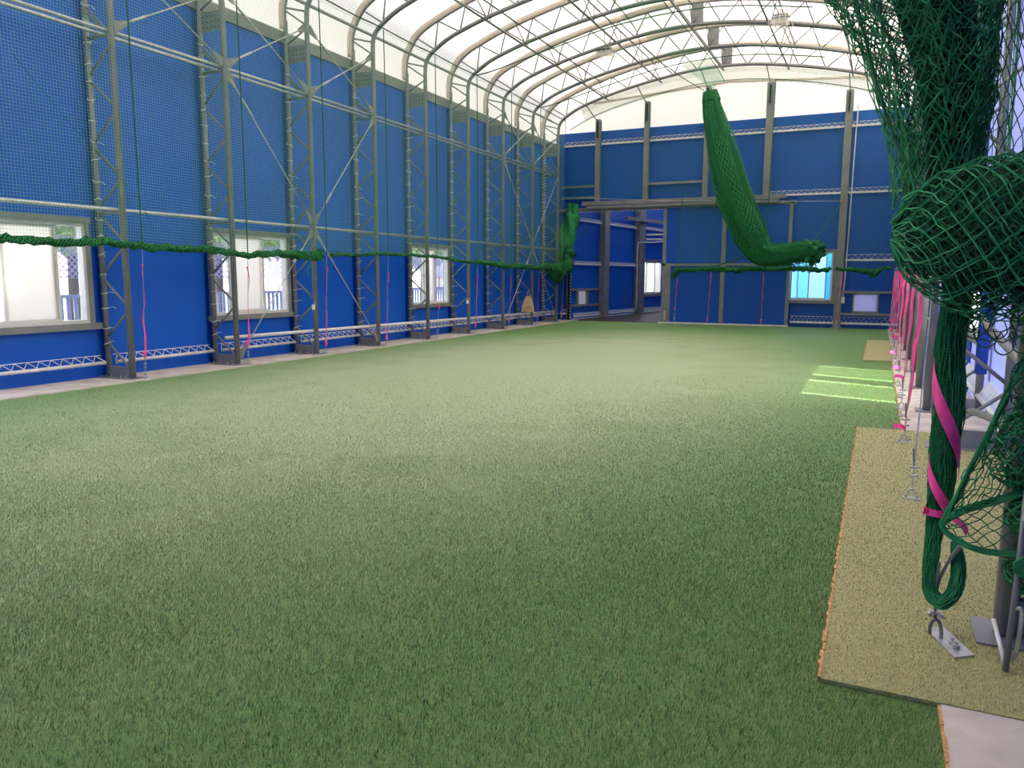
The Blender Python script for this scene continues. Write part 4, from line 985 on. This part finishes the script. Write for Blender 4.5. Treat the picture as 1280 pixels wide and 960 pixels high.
# second roll at the right edge
r = thing('net_roll', 'tightly rolled green net at the right edge above the folded loop', 'net', (.6, 4.5, 2.2))
path = catmull([V(.42, 4.45, 2.24), V(.52, 4.45, 2.27), V(.68, 4.4, 2.28), V(.95, 4.35, 2.27)], 6); rr = [.02 + .125*min(1, i/9) for i in range(len(path))]
MB().tube(path, [x*.9 for x in rr], 16, True, lambda i, a: 1 + .05*math.sin(9*a)).build('roll_core', M_cordd, r, True)
m = MB()
for s in range(30):
    a0 = 2*PI*s/30; m.tube([path[i] + V(0, math.cos(a0+.12*i)*rr[i]*.95, math.sin(a0+.12*i)*rr[i]*.95)*(1+.03*math.sin(i*2+s)) for i in range(len(path))], .0045, 4)
m.build('cord_strands', M_cordg, r)
m = MB().tube(catmull([V(.30, 4.25, 2.30), V(.38, 4.25, 2.27), V(.5, 4.25, 2.24), V(.8, 4.25, 2.23)], 4), .007, 5); m.build('tie_cord', M_cordg, r)
# tall twisted roll with pink tape, looped at its foot
r = thing('net_roll', 'tall twisted roll of dark green net wrapped with pink tape on the beige mat', 'net', (.34, 4.3, .1))
path = catmull([V(.335, 4.3, 1.95), V(.335, 4.3, 1.7), V(.325, 4.3, 1.45), V(.342, 4.3, 1.2), V(.335, 4.3, .95), V(.335, 4.3, .75), V(.325, 4.3, .62), V(.318, 4.29, .48), V(.315, 4.27, .36), V(.325, 4.25, .25), V(.375, 4.23, .215), V(.425, 4.24, .28), V(.435, 4.26, .40), V(.415, 4.28, .52)], 6)
rad = [.055, .062, .066, .066, .060, .055, .044, .036, .032, .032, .034, .034, .030, .018]
rr = []
for i in range(len(path)):
    f = i/(len(path)-1)*(len(rad)-1); a = int(f); b = min(a+1, len(rad)-1); rr.append(rad[a]+(rad[b]-rad[a])*(f-a))
MB().tube(path, [x*.92 for x in rr], 14, True, lambda i, a: 1 + .08*math.sin(4*a+i*.2)).build('roll_core', M_densef, r, True)
# cord strands follow the same sweep
def sweep_strands(m, path, rr, n, tw, cr, wig):
    T = [(path[min(i+1, len(path)-1)] - path[max(i-1, 0)]).normalized() for i in range(len(path))]
    u = T[0].orthogonal().normalized(); fr = []
    for i in range(len(path)):
        u = (u - T[i]*u.dot(T[i])).normalized(); fr.append((u.copy(), T[i].cross(u)))
    for s in range(n):
        ph = random.uniform(0, 6); pts = []
        for i, p in enumerate(path):
            a = 2*PI*s/n + tw*i + wig*math.sin(i*.9+ph); R = rr[i]*(1 + .08*math.sin(4*a+i*.2))*(.98+.05*math.sin(i*1.3+ph))
            pts.append(p + (fr[i][0]*math.cos(a) + fr[i][1]*math.sin(a))*R)
        m.tube(pts, cr, 4)
m = MB(); sweep_strands(m, path, rr, 30, .015, .0034, .10); m.build('cord_strands', M_cordg, r)
m = MB(); sweep_strands(m, path[:40], [x*1.03 for x in rr[:40]], 2, .11, .004, 0); m.build('tie_cord', M_cordd, r)
# pink tape spiralling down the roll
m = MB()
def tape_on(z0, z1, a0, a1, w, cx=.334, R=.072):
    vs = []; n = 14; out = []
    for i in range(n+1):
        f = i/n; a = a0+(a1-a0)*f; z = z0+(z1-z0)*f
        for dz in (-w/2, w/2):
            for q in (0, .002): out.append(V(cx + (R+q)*math.cos(a), 4.3 + (R+q)*math.sin(a), z+dz))
    fs = []
    for i in range(n):
        a = 4*i; b = a+4
        fs += [(a+1, a+3, b+3, b+1), (a, b, b+2, a+2), (a, a+1, b+1, b), (a+2, b+2, b+3, a+3)]
    m.add(out, fs)
tape_on(1.36, .90, -PI, -.05, .13); tape_on(.90, .66, -PI*1.02, -PI*.25, .085, .335, .062); tape_on(.66, .655, -PI*1.05, -.1, .035, .325, .056)
ribbon(m, [V(.36, 4.24, .665), V(.40, 4.22, .65), V(.43, 4.21, .63), V(.455, 4.21, .59)], .035, 0, V(.3, 0, 1).normalized())
ribbon(m, [V(.29, 4.25, .665), V(.265, 4.24, .668), V(.262, 4.24, .64)], .03, 0, V(0, 0, 1))
m.build('pink_tape', M_pink, r, label='bright pink tape spiralling round the roll')
# its anchor
r = thing('net_anchor', 'steel anchor plate with shackle and wire clamps under the twisted net roll', 'anchor', (.36, 4.25, 0))
m = MB()
vs = [V(.325, 4.34, 0), V(.43, 4.06, 0), V(.52, 4.13, 0), V(.40, 4.42, 0)]; m.add(vs + [p + V(0, 0, .016) for p in vs], [(3,2,1,0),(4,5,6,7),(0,1,5,4),(1,2,6,5),(2,3,7,6),(3,0,4,7)])
for q in ((.445, 4.17), (.43, 4.21)): m.tube([V(*q, .016), V(*q, .035)], .017, 6); m.tube([V(*q, .035), V(*q, .05)], .008, 6)
m.build('anchor_plate', M_galv, r)
m = MB(); m.tube(catmull([V(.338, 4.29, .015), V(.335, 4.29, .05), V(.345, 4.29, .085), V(.362, 4.29, .095), V(.378, 4.29, .08), V(.385, 4.27, .045), V(.385, 4.26, .015)], 3), .009, 6); m.build('shackle', M_steel, r)
m = MB(); m.tube(catmull([V(.358, 4.30, .09), V(.352, 4.29, .2), V(.36, 4.27, .32), V(.40, 4.24, .45), V(.425, 4.22, .50)], 5), .007, 6); m.tube(catmull([V(.355, 4.30, .09), V(.345, 4.25, .25), V(.35, 4.23, .42)], 5), .006, 6); m.build('wire', M_steel, r)
MB().tube([V(.395, 4.235, .44), V(.43, 4.215, .52)], .011, 8).build('wire_end', M_steel, r)
m = MB()
for z in (.135, .215):
    for dx in (-.024, .024): m.tube([V(.352+dx, 4.25, z), V(.352+dx, 4.31, z)], .009, 6); m.ball((.352+dx, 4.25, z), .015, 6)
    m.box((.325, 4.27, z-.008), (.38, 4.29, z+.008))
m.build('wire_clamp', M_galv, r)
# stretched net corner at the right
r = thing('stretched_net', 'stretched corner of green net looped towards the twisted roll at right', 'net', (.5, 4.2, .6))
pa = catmull([V(.72, 4.2, 1.85), V(.64, 4.18, 1.53), V(.53, 4.15, 1.2), V(.42, 4.15, .87), V(.345, 4.13, .66)], 6)
pb = catmull([V(.345, 4.13, .66), V(.42, 4.10, .73), V(.52, 4.10, .78), (V(.62, 4.10, .83)), V(.80, 4.12, .92)], 6)
pc = catmull([V(.335, 4.12, .65), V(.36, 4.10, .61), V(.45, 4.08, .565), V(.56, 4.08, .55), V(.8, 4.1, .56)], 6)
m = MB(); 
for s in range(3):
    m.tube([p + V(.009*math.cos(s*2.1+i*.3), -.01*s, .009*math.sin(s*2.1+i*.3)) for i, p in enumerate(pa)], .0065, 5)
m.build('edge_cord', M_cordg, r)
m = MB()
for s in range(7):
    m.tube([p + V(.012*math.cos(s*.9+i*.5), .010*math.sin(s*.9+i*.5), .012*math.sin(s*.9+i*.5)) for i, p in enumerate(pb)], .006, 5)
    m.tube([p + V(.009*math.cos(s*.9+i*.5), .008*math.sin(s*.9+i*.5), .009*math.sin(s*.9+i*.5)) for i, p in enumerate(pc)], .005, 5)
m.build('edge_rope', M_cordg, r)
m = strand_net(lambda u, v: along(pa, 1-.97*u-.0)*(1-v) + (along(pb, u))*v + V(0, .03*math.sin(5*u+4*v), 0), 22, 14, .0032, True, 3, .006)
m = strand_net(lambda u, v: along(pb, u)*(1-v) + along(pc, u)*v + V(0, .02*math.sin(3*u), 0), 14, 8, .0032, True, 3, .004, m)
m.build('open_mesh', M_cordg, r)
# slack heaps at the right edge
r = thing('heaped_net', 'slack heap of green net hanging at the right edge beside the near column', 'net', (.7, 4.2, .6))
for L, (cx, cz, rx, rz, mt) in enumerate(((.63, 1.03, .13, .17, M_cordg), (.65, 1.05, .11, .15, M_cordd), (.70, .74, .10, .09, M_cordg), (.71, .72, .08, .07, M_cordd), (.72, .46, .10, .09, M_cordg), (.73, .45, .08, .08, M_cordd), (.68, 1.32, .10, .17, M_cordd))):
    ph = random.uniform(0, 6)
    strand_net(lambda u, v: V(cx + rx*math.sin(PI*v)*math.cos(2*PI*u)*(1+.15*math.sin(3*2*PI*u+ph)), 4.12 + .12*math.sin(PI*v)*math.sin(2*PI*u), cz + rz*math.cos(PI*v)), 22, 14, .0036, True, 3, .010).build('net_layer', mt, r)
m = MB()
for s in range(6):
    m.tube(catmull([V(.85, 4.0, .47+.012*s), V(.70, 4.0, .475+.01*s), V(.635, 4.0, .49+.008*s), V(.635, 4.0, .53+.004*s), V(.72, 4.0, .545+.01*s), V(.85, 4.0, .55)], 4), .006, 5)
m.build('edge_rope', M_cordg, r)
# pipe with drop bolt beside the nearest column
r = thing('drop_bolt', 'thin grey steel rod with drop bolt leaning at the nearest right column', 'bolt', (.62, 4.02, 0))
MB().tube([V(.632, 4.02, .015), V(.645, 4.02, .45), V(.655, 4.02, 1.25)], .014, 8).build('rod', M_steel, r, True)
MB().tube([V(.60, 4.25, .16), V(.628, 4.03, .05)], .011, 6).build('stay', M_white, r, True)
m = MB(); m.tube(catmull([V(.645, 4.04, .30), V(.66, 4.0, .33), V(.672, 4.0, .30), V(.668, 4.02, .12), V(.655, 4.03, .06)], 4), .010, 6); m.build('clip', M_galv, r)
MB().tube([V(.66, 4.0, .84), V(.65, 3.99, .74)], .014, 8).build('pull_handle', M_galv, r)

# ------------------------------------------------------------------ paper bag, roof lights
r = thing('paper_bag', 'beige paper bag hanging beside the second last left frame', 'bag', (-11.95, Yk(7)-.1, .5))
y = Yk(7) - .12; cx = -11.96
m = MB(); a = [V(cx-.25, y-.05, .50), V(cx+.25, y-.05, .50), V(cx+.23, y+.05, .50), V(cx-.23, y+.05, .50)]; b = [V(cx-.10, y-.02, 1.08), V(cx+.10, y-.02, 1.10), V(cx+.10, y+.02, 1.10), V(cx-.10, y+.02, 1.08)]
mid = [V(cx-.22, y-.09, .72), V(cx+.21, y-.09, .72), V(cx+.2, y+.06, .72), V(cx-.2, y+.06, .72)]
m.add(a+mid+b, [(3,2,1,0)] + [(k, (k+1) % 4, 4+(k+1) % 4, 4+k) for k in range(4)] + [(4+k, 4+(k+1) % 4, 8+(k+1) % 4, 8+k) for k in range(4)] + [(8,9,10,11)])
m.build('bag_body', M_bag, r)
MB().tube(catmull([V(cx-.06, y, 1.08), V(cx-.03, y, 1.26), V(cx+.03, y, 1.26), V(cx+.06, y, 1.09)], 4), .008, 5).build('handle', M_bag, r)
for x, yk, lab in ((-8.42, Yk(6)+.25, 'left caged floodlight hanging under the white roof'), (-2.98, Yk(6)-.5, 'right caged floodlight hanging under the white roof, near the top edge')):
    z = zin(x, arc_in)
    r = thing('ceiling_light', lab, 'light', (x, yk, z), 'floodlights under the roof')
    MB().tube([V(x, yk, z+.62), V(x, yk, z+.1)], .02, 6).build('stem', M_white, r)
    MB().box((x-.22, yk-.2, z-.16), (x+.22, yk+.2, z-.08)).build('lamp_lens', M_frost, r)
    m = MB()
    for i in range(6): m.box((x-.2+.0, yk-.17+.06*i, z-.08), (x+.2, yk-.16+.06*i, z+.06))
    m.build('heat_fin', M_steel, r)
    m = MB()
    for i in range(5):
        xx = x-.3+.15*i; m.tube([V(xx, yk-.28, z+.14), V(xx, yk-.28, z-.2), V(xx, yk+.28, z-.2), V(xx, yk+.28, z+.14)], .010, 4)
    for zz in (-.2, -.03, .14): m.tube([V(x-.3, yk-.28, z+zz), V(x+.3, yk-.28, z+zz), V(x+.3, yk+.28, z+zz), V(x-.3, yk+.28, z+zz), V(x-.3, yk-.28, z+zz)], .010, 4)
    m.build('guard_cage', M_white, r)

# ------------------------------------------------------------------ outside the left windows
def tree(x, y, h, rad, label, seed):
    random.seed(seed); r = thing('tree', label, 'tree', (x, y, 0), 'trees outside the windows')
    MB().tube([V(x, y, -.1), V(x+.1, y, h*.5), V(x, y+.1, h*.8)], [.14, .1, .05], 8).build('trunk', M_bark, r, True)
    n = 2600; m = MB(); 
    for i in range(n):
        d = V(random.gauss(0, 1), random.gauss(0, 1), random.gauss(0, 1)).normalized()*rad*random.uniform(.45, 1); c = V(x, y, h*.72) + V(d.x, d.y, d.z*.75)
        u = V(random.gauss(0, 1), random.gauss(0, 1), random.gauss(0, 1)).normalized()*.11; w_ = u.orthogonal().normalized()*.05
        m.add([c-u, c+w_, c+u, c-w_], [(0,1,2,3)])
    o = m.build('crown', M_leaf, r); return r
tree(-16.2, 11.5, 4.3, 1.25, 'sunlit green tree outside the nearest left window', 1)
tree(-16.3, 15.8, 4.2, 1.1, 'sunlit green tree seen through the left pane gap of the middle left window', 2)
tree(-16.4, 18.6, 4.4, 1.2, 'sunlit green tree seen through the right gap of the middle left window', 5)
tree(-16.5, 26.6, 4.3, 1.4, 'sunlit green tree outside the farthest left window', 3)
tree(-15.5, 45.0, 3.2, 1.3, 'green tree outside the window beyond the doorway', 4)
r = thing('lattice_fence', 'pale lilac lattice fence outside the left windows', 'fence', (-15, 5, 0))
m = MB()
for y in np.arange(5, 30, 2.0): m.tube([V(-14.9, y, -.1), V(-14.9, y, 2.6)], .03, 6)
m.build('fence_post', M_fence, r)
m = MB()
for y in np.arange(5, 29, .13):
    m.bar((-14.9, y, 1.75), (-14.9, y+.85, 2.6), .012, .02, (1, 0, 0)); m.bar((-14.9, y+.85, 1.75), (-14.9, y, 2.6), .012, .02, (1, 0, 0))
m.build('lattice', M_fence, r)
m = MB()
for y in np.arange(5, 29, .16): m.box((-14.92, y, .0), (-14.89, y+.09, 1.35))
m.box((-14.93, 5, 1.35), (-14.87, 29, 1.42)); m.build('picket_board', M_plaster, r)
tag(MB().box((-27, -5, -.1), (-24, 40, 3.0)).build('garden_wall', M_plaster), 'pale wall far outside the left windows', 'wall')

# ------------------------------------------------------------------ light
sun = bpy.data.lights.new('sun', 'SUN'); sun.energy = 8.; sun.angle = math.radians(.6); sun.color = (1, .95, .88)
so = bpy.data.objects.new('sun', sun); link(so)
so.rotation_euler = Vector((-1, .324, -1.05)).to_track_quat('-Z', 'Y').to_euler()
w = bpy.data.worlds.new('sky'); scn.world = w; w.use_nodes = True; nt = w.node_tree
bg = nt.nodes['Background']; sk = nt.nodes.new('ShaderNodeTexSky'); sk.sky_type = 'NISHITA'; sk.sun_disc = False
sk.sun_elevation = math.radians(45); sk.sun_rotation = math.radians(108); sk.air_density = 1; sk.dust_density = 2.5
hs = nt.nodes.new('ShaderNodeHueSaturation'); hs.inputs['Saturation'].default_value = .55; nt.links.new(sk.outputs[0], hs.inputs['Color']); nt.links.new(hs.outputs[0], bg.inputs['Color']); bg.inputs['Strength'].default_value = .55

# ------------------------------------------------------------------ camera
F, PH, TH, RO, H = 969.31, .13710, .43970, .0035, 1.8076
fwv = V(-math.sin(TH)*math.cos(PH), math.cos(TH)*math.cos(PH), -math.sin(PH)); rt = V(math.cos(TH), math.sin(TH), 0); up = rt.cross(fwv)
r2 = rt*math.cos(RO) + up*math.sin(RO); u2 = -rt*math.sin(RO) + up*math.cos(RO)
cam = bpy.data.cameras.new('camera'); co = bpy.data.objects.new('camera', cam); link(co)
M = Matrix((r2, u2, -fwv)).transposed().to_4x4(); M.translation = V(0, 0, H); co.matrix_world = M
cam.sensor_fit = 'HORIZONTAL'; cam.sensor_width = 36; cam.lens = 36*F/1280; cam.clip_start = .05; cam.clip_end = 300
scn.camera = co

scn.view_settings.view_transform = 'Standard'; scn.view_settings.look = 'None'; scn.view_settings.gamma = 1
scn.view_settings.exposure = 0.82; scn.view_settings.use_curve_mapping = False
cy = scn.cycles
cy.max_bounces = 10; cy.diffuse_bounces = 5; cy.transparent_max_bounces = 24; cy.transmission_bounces = 6
cy.sample_clamp_indirect = 6; cy.use_denoising = True
